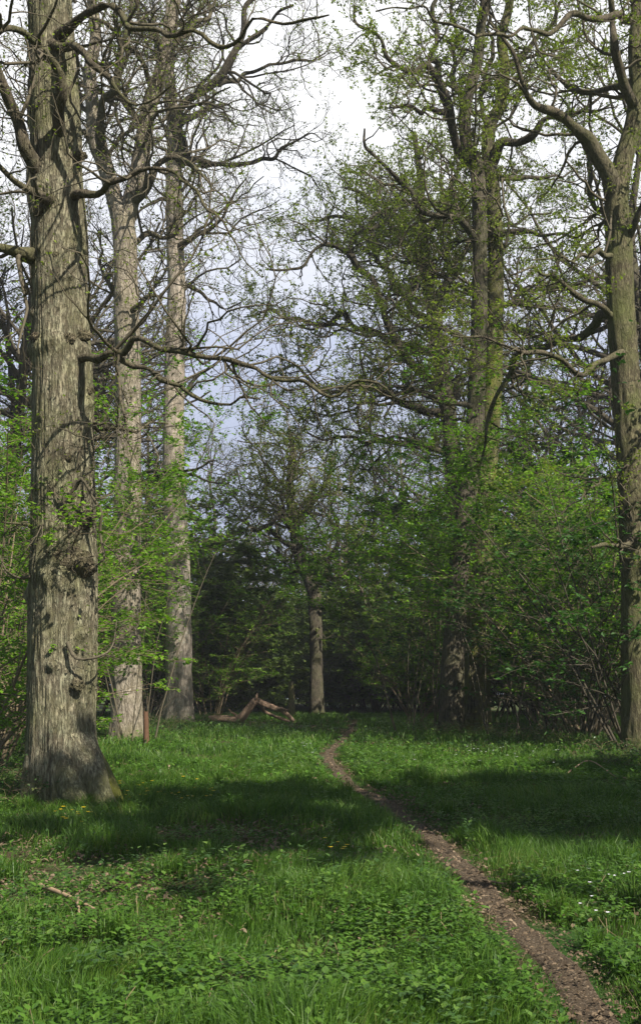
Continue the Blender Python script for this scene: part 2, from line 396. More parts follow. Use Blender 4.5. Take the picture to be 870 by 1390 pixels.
# ------------------------------------------------------------------ trees built limb by limb
def wobble(t, seed, amp=1.0):
    """crook a limb the way oak grows"""
    rg = np.random.default_rng(int(seed) + 900); t = t.copy(); rm = t[:, 3].max(); st = max(.22, 3.2 * rm); q, L = spline(t, step=st); n = len(q)
    e = np.minimum(1, np.arange(n) / 2.0)[:, None]; q[:, :3] += rg.normal(size=(n, 3)) * e * st * .17 * amp
    q[:, 3] *= np.linspace(.86, .62, n) * (1 + .16 * rg.normal(size=n).clip(-1, 1.6)); q[0, 3] = t[0, 3] * 1.05; q[:, 3] = np.maximum(q[:, 3], .006)
    q, L = spline(q, step=max(.05, rm * .8)); u = np.linspace(0, L, len(q))
    q[:, :3] += np.stack([vnoise(np.stack([u / (3 * rm + .12) + 7 * k + seed * 3.7, u * 0 + seed, u * 0], -1)) for k in range(3)], -1) * np.minimum(1, u / .3)[:, None] * (.25 * rm + .012)
    return q
def px_limb(pts, Y0):
    """rows px,py,r_px[,depth offset] -> x,y,z,r"""
    o = []
    for p in pts:
        d = p[3] if len(p) > 3 else 0; q = at(p[0], p[1], Y0 + d); o.append((*q, p[2] * (Y0 + d) / F))
    return np.array(o)

def hero(name, label, Y0, trunks, limbs, bmat, tmat, lmat, dens=(2.0, 3.2, 4.5), lens=(2.2, .95, .38), leaf=(3.5, .05), K=40, ridge=.05, lump=.05,
         flare=.5, knots=(), seed=0, sub0=.45, crown=0, cat='tree', lm=None, up=.05, twigK=3, freq=16, tw=None):
    rg = np.random.default_rng(100 + seed)
    tr = [px_limb(t, Y0) for t in trunks]
    base = tr[0][0, :3].copy(); base[2] = float(gz(base[0], base[1]))
    root = thing(name, label, cat, base)
    allP, allR, allL = [], [], []
    for i, t in enumerate(tr):
        a = Acc(); t = t.copy()
        if i == 0: t[0, 2] = base[2] - .12
        bark_tube(a, t, K if i == 0 else max(14, K // 2), (.035 if Y0 < 18 else .12), ridge, lump, flare if i == 0 else 0, seed + i, knots if i == 0 else (), freq)
        a.build('trunk' if i == 0 else 'limb', bmat, root, base)
        q, L = spline(t, S=24)
        k = int(24 * sub0) if i == 0 else 0
        allP.append(spline(q[k:, :3], S=24)[0]); allR.append(np.interp(np.linspace(k, 23, 24), np.arange(24), q[:, 3])); allL.append(L * (1 - k / 24))
    for i, l in enumerate(limbs):
        t = wobble(px_limb(l, Y0), seed * 31 + i); a = Acc()
        mean_r = t[:, 3].max()
        bark_tube(a, t, 12 if mean_r > .05 else 8, .12 if mean_r > .04 else .08, ridge * .6, lump * 1.6, 0, seed + 20 + i, (), freq * .6)
        a.build('limb', (lm or B_LIMB) if mean_r > .035 else tmat, root, base)
        q, L = spline(t, S=24); allP.append(q[:, :3]); allR.append(q[:, 3]); allL.append(L)
    if crown:            # the part of the crown above the picture, which casts shade
        top = tr[0][-1]; m = crown
        P = np.array([top[:3] - [0, 0, rg.uniform(0, 5)] for _ in range(m)])[:, None] + np.zeros((m, 24, 1)); an = rg.uniform(0, 2 * pi, m)
        d = np.stack([np.cos(an), np.sin(an), rg.uniform(.2, 1.2, m)], -1); d = unit(d); ln = rg.uniform(4, 7, m)
        for k in range(1, 24):
            d = unit(d + rg.normal(size=d.shape) * .13 + [0, 0, .01]); P[:, k] = P[:, k - 1] + d * (ln / 23)[:, None]
        R = np.linspace(1, .2, 24)[None] * np.full((m, 1), top[3] * .55); a = Acc(); tubes(a, P, R, 8)
        a.build('upper_limbs', (lm or B_LIMB), root, base)
        for k in range(m): allP.append(P[k]); allR.append(R[k]); allL.append(ln[k])
    P, R, L = np.array(allP), np.array(allR), np.array(allL)
    a = Acc(); lv = Acc()
    P1, R1, L1 = sprout(P, R, L, dens[0], lens[0], (30, 80), .08, 10, .55, .32, up, rg=rg)
    tubes(a, P1, R1, 5)
    P2, R2, L2 = sprout(P1, R1, L1, dens[1], lens[1], (30, 75), .12, 7, .6, .34, up, rg=rg)
    tubes(a, P2, R2, twigK)
    P3, R3, L3 = sprout(P2, R2, L2, dens[2], lens[2], (25, 70), .15, 4, .6, .25, up * 1.5, rmin=.0022 * max(1, Y0 / 20), rg=rg)
    tubes(a, P3, R3, 3)
    a.build('twigs', tmat, root, base, kind='stuff')
    if leaf[0]:
        leaves(lv, P3, leaf[0], leaf[1], .06, .3, .3, rg=rg)
        leaves(lv, P2, leaf[0] * .6, leaf[1], .06, .3, .6, rg=rg)
        lv.build('leaves', lmat, root, base, smooth=False, kind='stuff')
    return root

# left foreground oak
YA = 13.7
OAK = hero('oak_tree', 'huge pale oak trunk with burrs in the left foreground', YA,
     [[(92, 1098, 50), (88, 1060, 48), (84, 1000, 45), (84, 900, 44), (86, 800, 44.5), (87, 700, 43), (86, 600, 41), (84, 500, 40), (82, 400, 39), (80, 300, 38),
       (77, 200, 36), (72, 100, 33), (69, 20, 31), (66, -80, 27), (60, -300, 21), (70, -560, 13)]],
     [[(60, 245, 14, -.1), (38, 212, 12, -.3), (18, 167, 11, -.5), (12, 116, 10, -.7), (0, 86, 9, -.8), (-20, 30, 8, -1), (-50, -40, 6, -1.2)],
      [(60, 352, 15), (38, 345, 12, -.2), (18, 338, 10.5, -.4), (0, 333, 9, -.6), (-40, 322, 7, -1), (-90, 280, 4, -1.4)],
      [(70, 272, 9, -.3), (50, 265, 8, -.6), (28, 258, 7, -.7), (0, 236, 6, -.8), (-30, 200, 4, -1)],
      [(80, 190, 11, -.2), (84, 140, 10, -.6), (82, 95, 9, -.9), (58, 58, 8, -1.2), (30, 45, 7, -1.5), (0, 46, 6, -1.8), (-40, 40, 4, -2)],
      [(80, 50, 10, -.2), (110, 30, 8, -.6), (145, 19, 7, -1), (175, 38, 6, -1.2), (220, 46, 5.5, -1.4), (280, 56, 5, -1.6), (340, 48, 4, -1.8), (400, 30, 3, -2), (450, 25, 2, -2.1)],
      [(70, 60, 9, -.2), (105, 66, 8, -.7), (132, 88, 6, -1), (160, 120, 4.5, -1.2), (190, 135, 3, -1.3), (230, 120, 2, -1.4)],
      [(100, 268, 7, -.2), (122, 262, 5.5, -.5), (150, 245, 5, -.8), (190, 240, 4.5, -1), (220, 230, 4, -1.1), (243, 238, 3.5, -1.2), (273, 273, 3, -1.3), (300, 293, 2.5, -1.4), (330, 340, 1.6, -1.5), (345, 375, 1, -1.5)],
      [(100, 490, 9, -.1), (119, 487, 8, -.3), (137, 480, 7.5, -.5), (162, 483, 7, -.7), (175, 470, 6.5, -.8), (202, 460, 6, -1), (243, 470, 5.2, -1.2), (283, 483, 5, -1.4), (324, 493, 4.5, -1.5), (354, 508, 4.2, -1.6), (405, 516, 3.8, -1.8), (440, 526, 3.4, -2), (500, 520, 3, -2.2), (550, 540, 2.2, -2.4), (610, 555, 1.2, -2.5)],
      [(160, 484, 5, -.7), (190, 497, 4.5, -.7), (215, 515, 4, -.8), (245, 525, 3.6, -.9), (290, 542, 3.2, -1), (330, 545, 2.8, -1.1), (352, 535, 1.5, -1.2)],
      [(112, 545, 7, .1), (125, 566, 4.6, 0), (135, 580, 4, 0), (167, 587, 3.6, .1), (202, 584, 2.8, .2), (224, 574, 1.6, .3)],
      [(120, 600, 4, .1), (140, 590, 3.2, .3), (152, 572, 2, .5), (150, 555, 1.2, .6)],
      [(92, 872, 3, -.42), (98, 886, 2.4, -.46), (112, 896, 2.2, -.5), (132, 890, 2, -.45), (148, 880, 1.6, -.3), (160, 850, 1, -.2)],
      [(94, 760, 3, -.42), (92, 700, 3, -.46), (94, 652, 3, -.5), (109, 647, 3, -.5), (124, 672, 2.8, -.5), (134, 713, 2.6, -.45), (141, 748, 2.2, -.4), (131, 774, 1.4, -.4)],
      [(50, 781, 3, -.2), (32, 784, 2.8, -.4), (15, 784, 2.2, -.5), (6, 770, 1.8, -.6), (0, 740, 1.2, -.6)],
      [(50, 716, 5, -.1), (34, 712, 3.4, -.3), (22, 706, 2.6, -.4), (4, 706, 1.5, -.5)],
      [(80, 5, 9, .2), (130, -30, 8, .6), (190, -60, 7, 1), (260, -80, 5, 1.5), (340, -70, 3, 2)],
      ],
     B_OAK, B_TWIG, L_OAK, dens=(3.6, 4.0, 4.8), lens=(1.5, .75, .3), leaf=(1.8, .045), K=200, ridge=.038, lump=.05, flare=.5, freq=52,
     knots=[(2.85, 4.9, .17, .10), (2.95, 4.3, .2, .06), (3.35, 5.1, .12, .06), (1.85, 4.7, .10, .06), (5.85, 3.4, .14, .05), (5.8, 5.8, .14, .055), (5.85, 4.6, .14, .045), (5.8, 5.2, .12, .04), (5.82, 4.0, .12, .045), (4.5, 4.9, .07, .045),
            (2.2, 5.5, .10, .06), (2.7, 3.3, .12, .06), (5.2, 3.2, .1, .06), (5.1, 6.0, .1, .06), (7.9, 4.4, .2, .07), (3.1, 5.8, .11, .08), (1.7, 5.4, .08, .05), (4.2, 6.0, .07, .05), (3.9, 3.3, .08, .05),
            (6.7, 5.3, .06, .04), (7.1, 4.2, .06, .04), (4.9, 4.2, .05, .03), (1.2, 5.2, .07, .04), (6.3, 3.6, .08, .05)],
     seed=1, sub0=.62, crown=9, up=.02)

def add_root(tree, pts, Y0, m=None):
    base = np.array(tree.location); a = Acc(); bark_tube(a, px_limb(pts, Y0), 24, .04, .06, .14, 0, 8, (), 12); a.build('root', m or B_OAK, tree, base)
add_root(OAK, [(100, 1010, 30, -.1), (116, 1048, 27, -.22), (132, 1078, 19, -.32), (150, 1094, 11, -.42), (172, 1106, 4, -.5)], YA)
add_root(OAK, [(112, 1020, 22, .05), (130, 1056, 22, -.02), (147, 1080, 17, -.1), (164, 1096, 10, -.15), (188, 1106, 4, -.2)], YA, B_MOSS)
add_root(OAK, [(84, 1000, 22, -.12), (88, 1040, 21, -.3), (98, 1072, 17, -.46), (110, 1094, 12, -.62), (120, 1110, 5, -.76)], YA)
add_root(OAK, [(66, 1010, 26, -.1), (56, 1050, 23, -.2), (43, 1082, 16, -.3), (24, 1100, 5, -.4)], YA)

def add_burr(tree, px, py, rpx, Y, seed, squash=.55):
    """a rough, budded burr on the bark"""
    base = np.array(tree.location); rg = np.random.default_rng(seed); c = at(px, py, Y); r = rpx * Y / F; n, m = 28, 18; a = Acc()
    u = np.arange(n) * 2 * pi / n; v = np.linspace(.02, pi - .02, m)
    D = np.stack([np.cos(u)[None] * np.sin(v)[:, None], np.sin(u)[None] * np.sin(v)[:, None], np.cos(v)[:, None] + 0 * u[None]], -1)
    rr = r * (1 + .28 * fbm(D * 1.6 + seed, 3) + .22 * (1 - np.abs(fbm(D * 5 + seed, 3))))
    V = c + D * rr[..., None] * np.array([1, squash, .85]); j = np.arange(m - 1)[:, None] * n; k = np.arange(n)[None]; k2 = (k + 1) % n
    a.add(V, np.stack([j + k, j + n + k, j + n + k2, j + k2], -1))
    # short dead buds and shoots bristling out of it
    q = int(rpx * 2.2); d = unit(np.stack([rg.normal(size=q), -np.abs(rg.normal(size=q)) - .2, rg.normal(size=q) * .9], -1)); p0 = c + d * r * np.array([1, squash, .85]); ln = r * rg.uniform(.15, .5, q)[:, None]
    P = np.stack([p0, p0 + d * ln * .5 + rg.normal(size=(q, 3)) * r * .06, p0 + d * ln + rg.normal(size=(q, 3)) * r * .12], 1)
    tubes(a, P, np.array([[.006, .005, .003]]) * np.ones((q, 1)), 5)
    a.build('burr', B_BURR, tree, base)
B_BURR = bark('burr_bark', (.27, .22, .15), (.05, .038, .025), (.17, .17, .08), .5, 1.4, 1.0, (.20, .18, .11), .8)
for i, b_ in enumerate([(100, 762, 20, 13.36), (76, 752, 15, 13.36), (116, 705, 13, 13.42), (86, 700, 8, 13.32), (118, 772, 12, 13.42), (52, 850, 9, 13.5), (106, 930, 8, 13.32),
                        (52, 458, 9, 13.45), (74, 455, 8, 13.37), (94, 459, 8, 13.37), (115, 456, 9, 13.47), (122, 530, 6, 13.6), (92, 620, 6, 13.33), (60, 640, 7, 13.42), (58, 286, 12, 13.42), (76, 345, 5, 13.37), (110, 212, 8, 13.5)]):
    add_burr(OAK, *b_, 300 + i)

# forked oak behind it
YB = 28
hero('oak_tree', 'forked oak with hazel sprays across its pale trunk, second trunk from the left', YB,
     [[(173, 1000, 21), (172, 960, 20), (172, 900, 19.5), (172, 800, 19), (173, 700, 18.5), (174, 600, 17.5), (174, 500, 17), (172, 430, 16.5), (171, 370, 16), (168, 310, 16),
       (157, 273, 12), (144, 228, 11.5), (130, 192, 11), (127, 150, 10), (122, 100, 9), (130, 50, 8), (125, 0, 7), (118, -80, 6), (110, -180, 4)],
      [(168, 320, 13), (175, 283, 12), (187, 238, 12), (195, 192, 11.5), (202, 147, 11), (215, 111, 10), (225, 66, 9), (235, 20, 8), (245, -50, 6), (250, -160, 4)]],
     [[(140, 215, 8), (136, 170, 7, -.8), (150, 120, 6, -1.4), (160, 80, 5, -1.8), (172, 40, 4, -2), (185, 0, 3)],
      [(178, 275, 8), (200, 250, 7.5, -.5), (215, 225, 7, -.8), (240, 215, 5, -1), (262, 225, 4, -1.2), (290, 260, 2.5, -1.4)],
      [(168, 340, 6), (190, 330, 5, .5), (215, 318, 4, 1), (245, 300, 3, 1.5), (265, 270, 2, 2)],
      [(196, 190, 6), (170, 140, 5, 1), (150, 130, 4.5, 1.6), (120, 112, 3.5, 2), (95, 118, 2, 2.4)],
      [(210, 125, 6), (190, 80, 5, -.6), (172, 60, 4.4, -1), (140, 30, 3.5, -1.6), (110, 20, 2.5, -2)],
      [(128, 165, 6), (110, 140, 5, .6), (100, 90, 4, 1), (80, 40, 3, 1.6)],
      [(224, 70, 5), (250, 50, 4.4, .5), (280, 20, 3.6, 1), (300, -20, 2.6, 1.3)],
      [(172, 640, 4), (190, 645, 3.6, -.8), (215, 640, 3.2, -1.2), (250, 640, 3, -1.6), (285, 630, 2, -2)],
      [(178, 800, 4), (190, 780, 3, -.5), (200, 752, 2, -.8), (215, 730, 1.2, -1)],
      [(175, 430, 5), (190, 405, 4, -.6), (215, 400, 3, -1), (235, 412, 2, -1.3)],
      [(166, 420, 4.5), (150, 390, 3.6, .5), (138, 350, 2.8, 1), (140, 310, 1.8, 1.3)],
      ],
     B_OAK2, B_TWIG, L_OAK, dens=(2.8, 3.6, 4.8), lens=(2.3, 1.1, .44), leaf=(2.0, .065), K=56, ridge=.05, lump=.06, flare=.45, seed=2, sub0=.5, crown=5, freq=20,
     knots=[(1.2, 4.7, .2, .05), (4.6, 4.2, .18, .06), (8.5, 5, .2, .07), (11.6, 4.6, .25, .07)])

# third left oak with the kinked dark limb
YC = 38
hero('oak_tree', 'tall straight oak with a dark kinked upper limb, third trunk from the left', YC,
     [[(243, 979, 19), (243, 940, 17.5), (243, 880, 17), (242, 800, 16.5), (239, 710, 15.5), (236, 640, 15), (236, 560, 14), (238, 480, 13.5), (240, 400, 12.5), (238, 330, 12), (236, 260, 11.5),
       (237, 205, 10), (234, 150, 8.5), (230, 100, 7.5), (228, 50, 7), (232, 0, 6), (240, -80, 4.5), (235, -160, 3)]],
     [[(242, 225, 9), (247, 207, 9, -.3), (237, 178, 8.8, -.8), (243, 148, 8.6, -1.1), (263, 127, 8.4, -1.4), (296, 115, 8, -1.6), (314, 82, 7.4, -1.8), (323, 45, 6.6, -2), (337, 10, 6, -2.2), (350, -40, 5, -2.5), (355, -110, 3.5, -3)],
      [(240, 218, 6), (283, 220, 5, -.8), (334, 221, 4.2, -1.2), (374, 208, 3.4, -1.6), (405, 190, 2.6, -1.8), (420, 177, 1.8, -2), (440, 190, 1, -2)],
      [(246, 165, 6), (262, 160, 5.4, .6), (283, 150, 4.6, 1.1), (290, 128, 3.6, 1.4)],
      [(240, 340, 6), (258, 326, 5, -.5), (283, 308, 4, -.9), (314, 273, 2.8, -1.3), (330, 240, 1.8, -1.6)],
      [(296, 114, 5), (330, 105, 4, .5), (375, 85, 3.2, .8), (420, 80, 2.2, 1.2), (450, 60, 1.4, 1.5)],
      [(234, 110, 5), (215, 80, 4.5, .6), (205, 40, 4, 1), (190, 0, 3, 1.5)],
      [(231, 60, 5), (262, 30, 4.2, .8), (285, -10, 3, 1.4)],
      [(240, 400, 4), (255, 385, 3.6, .3), (272, 398, 3, .6), (300, 415, 2.2, .8), (330, 412, 1.4, 1)],
      [(240, 545, 4.5), (255, 530, 4, .5), (280, 500, 3.4, .9), (300, 490, 2.4, 1.3)],
      [(238, 650, 4), (255, 646, 3.4, -.4), (280, 650, 2.6, -.8), (310, 655, 1.6, -1)],
      [(318, 70, 5), (355, 40, 4, -.4), (400, 5, 3, -.8)],
      [(238, 280, 4), (220, 270, 3.5, -.5), (200, 280, 2.6, -.9), (185, 300, 1.6, -1.2)],
      ],
     B_PALE, B_TWIGD, L_OAK, dens=(2.5, 3.4, 4.6), lens=(2.7, 1.2, .5), leaf=(2.0, .08), K=44, ridge=.05, lump=.04, flare=.4, seed=3, lm=B_LIMBD, sub0=.52, crown=5, freq=18)

# pair on the right
YD = 31
hero('oak_tree', 'oak with a lit grey trunk, left one of the close pair right of the path', YD,
     [[(611, 992, 17), (613, 950, 16), (615, 900, 15), (619, 830, 14), (624, 760, 13.5), (631, 700, 13), (640, 620, 12.5), (646, 540, 12), (650, 440, 11), (651, 350, 10.5), (650, 270, 10),
       (645, 222, 10), (632, 190, 9), (632, 142, 8.5), (646, 91, 8), (652, 40, 7), (658, 0, 6.5), (662, -80, 5), (655, -170, 3)]],
     [[(648, 225, 9), (624, 204, 9, -.4), (612, 167, 8.4, -.7), (602, 137, 7.6, -1), (582, 101, 6, -1.3), (551, 96, 5, -1.6), (521, 76, 4.2, -2), (496, 40, 3.4, -2.3), (475, 5, 2.6, -2.6)],
      [(612, 165, 6, -.6), (595, 110, 5.4, -.9), (587, 76, 5, -1), (592, 25, 4.4, -1.2), (583, -40, 3, -1.4)],
      [(604, 152, 5, -1), (590, 150, 4.6, -1.4), (577, 146, 4.4, -1.6), (568, 150, 5, -1.8), (556, 143, 4, -2), (530, 149, 2.6, -2.2), (541, 122, 2, -2.2), (545, 108, 1.4, -2.2)],
      [(650, 330, 7), (622, 304, 6, -.6), (582, 283, 5.2, -1.2), (551, 253, 4.6, -1.7), (526, 228, 4, -2), (498, 208, 3.2, -2.3), (491, 196, 2.8, -2.4), (491, 178, 2.6, -2.4)],
      [(646, 470, 5), (610, 452, 4, -.8), (575, 440, 3.2, -1.2), (530, 455, 2.2, -1.8), (490, 440, 1.4, -2.2)],
      [(645, 555, 5), (605, 545, 4, -.6), (560, 525, 3.2, -1), (525, 533, 2.6, -1.4), (495, 540, 2, -1.8), (455, 522, 1.4, -2)],
      [(648, 400, 5), (615, 385, 4, .5), (580, 360, 3.4, 1), (540, 350, 2.6, 1.6), (505, 320, 1.8, 2)],
      [(634, 150, 6), (615, 110, 5, .8), (620, 60, 4.2, 1.2), (610, 10, 3.4, 1.6), (605, -50, 2.4, 2)],
      ],
     B_DARK, B_TWIG, L_OAK, dens=(2.5, 3.4, 4.6), lens=(2.3, 1.1, .45), leaf=(7, .082), K=40, ridge=.05, lump=.05, flare=.5, seed=4, lm=B_LIMBD, sub0=.45, crown=6, freq=18)
hero('oak_tree', 'oak with a green mossy trunk, right one of the close pair right of the path', YD + 1.2,
     [[(646, 990, 19), (646, 950, 18), (647, 900, 17), (652, 800, 15), (657, 700, 14), (664, 600, 13), (670, 500, 12), (672, 400, 11), (672, 320, 10.5), (668, 250, 10), (662, 205, 9.5),
       (666, 167, 9), (679, 142, 8.4), (684, 91, 7.6), (680, 50, 7), (690, 10, 6), (700, -60, 5), (705, -140, 3)]],
     [[(668, 222, 8), (674, 200, 8, -.4), (703, 187, 7.4, -.8), (733, 172, 6.6, -1.1), (752, 158, 5.6, -1.4), (790, 150, 4, -1.8), (820, 120, 2.6, -2)],
      [(670, 330, 6), (700, 312, 5, -.6), (735, 315, 4, -1), (780, 322, 2.8, -1.5), (820, 310, 1.8, -2)],
      [(674, 240, 5), (705, 242, 4, .6), (745, 240, 3.2, 1.1), (790, 235, 2, 1.6)],
      [(684, 95, 6), (715, 70, 5, .5), (745, 30, 4.2, 1), (770, -20, 3, 1.4)],
      [(672, 420, 5), (705, 400, 4, .5), (745, 390, 3, 1), (790, 400, 2, 1.5)],
      [(664, 180, 5), (655, 130, 4.6, .9), (668, 80, 4, 1.4), (665, 20, 3, 2)],
      ],
     B_MOSS, B_TWIG, L_OAK, dens=(2.5, 3.4, 4.6), lens=(2.2, 1.1, .45), leaf=(7, .082), K=40, ridge=.05, lump=.07, flare=.5, seed=5, lm=B_LIMBD, sub0=.45, crown=6, freq=18)

# right edge oak
YE = 23
hero('oak_tree', 'leaning oak at the right edge, its trunk half cut off by the frame', YE,
     [[(868, 1024, 23), (866, 970, 21), (864, 850, 20), (862, 750, 19.5), (858, 650, 19.5), (852, 560, 19), (846, 470, 19), (841, 400, 18.5), (839, 330, 18), (836, 270, 16),
       (846, 217, 13), (860, 162, 12), (864, 111, 11), (862, 60, 10), (868, 0, 9), (875, -80, 7), (870, -200, 4)]],
     [[(836, 275, 13), (819, 238, 12, -.3), (804, 202, 11.5, -.6), (784, 172, 11, -.9), (756, 158, 9, -1.2), (730, 146, 7, -1.5), (703, 116, 5.6, -1.8), (688, 70, 4.6, -2.1), (670, 20, 3.4, -2.4)],
      [(862, 150, 9), (845, 105, 8, -.5), (832, 60, 7.4, -.8), (825, 10, 6.4, -1), (815, -60, 5, -1.2)],
      [(858, 112, 8), (825, 120, 6.6, .5), (800, 126, 5.4, .9), (770, 120, 4, 1.2), (740, 90, 3, 1.5), (725, 50, 2, 1.8)],
      [(842, 425, 10), (820, 424, 8.5, .4), (806, 437, 8, .8), (780, 453, 7.4, 1.3), (740, 466, 6.8, 1.9), (710, 490, 6, 2.5), (685, 530, 5, 3), (665, 580, 3.6, 3.4), (650, 640, 2, 3.8)],
      [(850, 480, 8), (830, 486, 6, -.4), (810, 500, 5.4, -.7), (784, 505, 5, -1), (759, 490, 4.4, -1.3), (723, 475, 3.8, -1.6), (683, 468, 3, -2), (622, 458, 2, -2.4)],
      [(838, 432, 7), (812, 424, 6, -.5), (790, 405, 5, -.9), (754, 384, 4, -1.3), (723, 369, 3, -1.7), (690, 372, 2, -2)],
      [(856, 620, 3), (840, 640, 2.4, -.5), (810, 655, 2, -.8), (775, 690, 1.6, -1), (745, 700, 1, -1.3)],
      [(858, 735, 6), (836, 740, 5, -.6), (815, 738, 4.4, -.9), (800, 742, 2, -1)],
      [(880, 20, 7, -1), (820, 22, 6, -2), (760, 35, 5, -2.8), (700, 50, 4, -3.4), (640, 45, 3.2, -4), (570, 15, 2.4, -4.4), (510, 5, 1.6, -4.8)],
      [(834, 300, 6), (815, 285, 5, .5), (795, 240, 4.4, .9), (790, 200, 3, 1.3)],
      [(846, 330, 6), (862, 300, 5.4, -.4), (875, 250, 5, -.8), (890, 200, 4, -1)],
      [(838, 350, 5), (812, 340, 4, -.7), (785, 352, 3.2, -1.1), (755, 345, 2.4, -1.4), (725, 355, 1.6, -1.7)],
      ],
     B_EDGE, B_TWIG, L_OAK, dens=(2.3, 3.4, 4.6), lens=(1.9, .95, .38), leaf=(8, .07), K=48, ridge=.06, lump=.05, flare=.45, seed=6, sub0=.5, crown=7, freq=20)

# old oak in the middle distance at the end of the ride
YF = 58
hero('oak_tree', 'old oak with twisted limbs standing at the end of the path', YF,
     [[(430, 980, 9.5), (430, 940, 9), (429, 880, 8.6), (428, 830, 8.8), (425, 800, 10), (415, 770, 8.5), (406, 745, 7.5), (397, 700, 6.5), (393, 660, 5.4), (398, 610, 4), (392, 580, 2.5)]],
     [[(420, 785, 7), (403, 762, 6, -.6), (393, 738, 5.4, -1), (372, 722, 4.6, -1.4), (345, 716, 3.6, -1.8), (322, 708, 2.6, -2)],
      [(426, 800, 7), (440, 770, 6, -.6), (452, 745, 5.4, -1), (458, 722, 4.4, -1.2), (450, 695, 3.4, -1.5), (462, 660, 2.4, -1.8)],
      [(400, 730, 5), (388, 705, 4.2, -1.6), (392, 690, 3.6, -2), (380, 670, 2.4, -2.3)],
      [(415, 770, 5), (385, 775, 4, 1), (360, 765, 3, 1.6), (335, 772, 2, 2)],
      [(428, 790, 5), (455, 785, 4, 1), (480, 772, 3, 1.6), (510, 778, 2, 2)],
      [(400, 715, 5), (425, 690, 4, 1), (445, 650, 3.2, 1.5), (455, 610, 2.4, 2)],
      [(395, 680, 4), (370, 660, 3.4, 1), (350, 640, 2.6, 1.6), (345, 610, 1.8, 2)],
      [(430, 868, 2.5), (440, 866, 2, -.6), (450, 862, 1.2, -.9)]],
     B_DARK, B_TWIG, L_OAK, dens=(2.4, 3.0, 3.8), lens=(3.8, 1.6, .65), leaf=(7, .12), K=24, ridge=.05, lump=.08, flare=.4, seed=7, lm=B_LIMBD, sub0=.5, freq=14, crown=0)

# big spreading oak behind, its bare left limbs against the sky
YG = 44
hero('oak_tree', 'spreading oak whose low bare limbs reach left across the sky behind the paired trunks', YG,
     [[(640, 984, 13), (636, 900, 12.5), (630, 800, 12), (622, 700, 11.5), (612, 600, 11), (600, 500, 10), (588, 430, 9), (578, 370, 7.5), (572, 300, 6), (570, 240, 5), (562, 180, 3.4)]],
     [[(602, 520, 8), (570, 505, 7.5), (540, 470, 7, -1), (515, 400, 6.4, -1.8), (478, 350, 6, -2.5), (465, 345, 5, -2.8), (430, 340, 4, -3.2), (395, 365, 3, -3.6), (360, 360, 2, -4)],
      [(478, 350, 5, -2.5), (480, 320, 4.4, -2.6), (520, 300, 3.6, -2.8), (545, 275, 3, -3), (550, 240, 2, -3.2)],
      [(606, 560, 7), (570, 556, 6.5), (530, 540, 6, -.6), (490, 520, 5, -1.2), (450, 530, 4, -1.8), (400, 500, 3, -2.4), (360, 510, 2, -2.8)],
      [(597, 480, 7), (560, 476, 6.6), (520, 460, 6, .8), (470, 430, 5, 1.5), (420, 440, 4, 2), (370, 420, 3, 2.6), (330, 430, 2, 3)],
      [(590, 440, 6), (560, 420, 6), (530, 380, 5, 1.4), (490, 310, 4.2, 2), (450, 290, 3, 2.6), (420, 300, 2, 3)],
      [(614, 620, 6), (575, 606, 5.6), (540, 600, 5, -1), (500, 600, 4, -1.5), (460, 590, 3, -2), (420, 600, 2, -2.4)],
      [(606, 560, 6), (622, 520, 5, 1), (640, 500, 4, 1.6), (690, 480, 3, 2)],
      [(587, 425, 6), (605, 370, 5, 1), (640, 330, 4, 1.6), (700, 300, 3, 2), (750, 290, 2, 2.4)],
      [(578, 370, 5), (535, 310, 4.4, -1), (500, 270, 3.6, -1.6), (470, 255, 2.4, -2)],
      [(574, 330, 5), (600, 280, 4.4, -.5), (620, 230, 3.6, -1), (610, 180, 2.4, -1.4)],
      ],
     B_DARK, B_TWIGD, L_OAK, dens=(2.6, 3.2, 4.2), lens=(2.9, 1.35, .58), leaf=(6.0, .105), K=28, ridge=.05, lump=.07, flare=.4, seed=8, lm=B_LIMBD, sub0=.4, freq=16, crown=2)

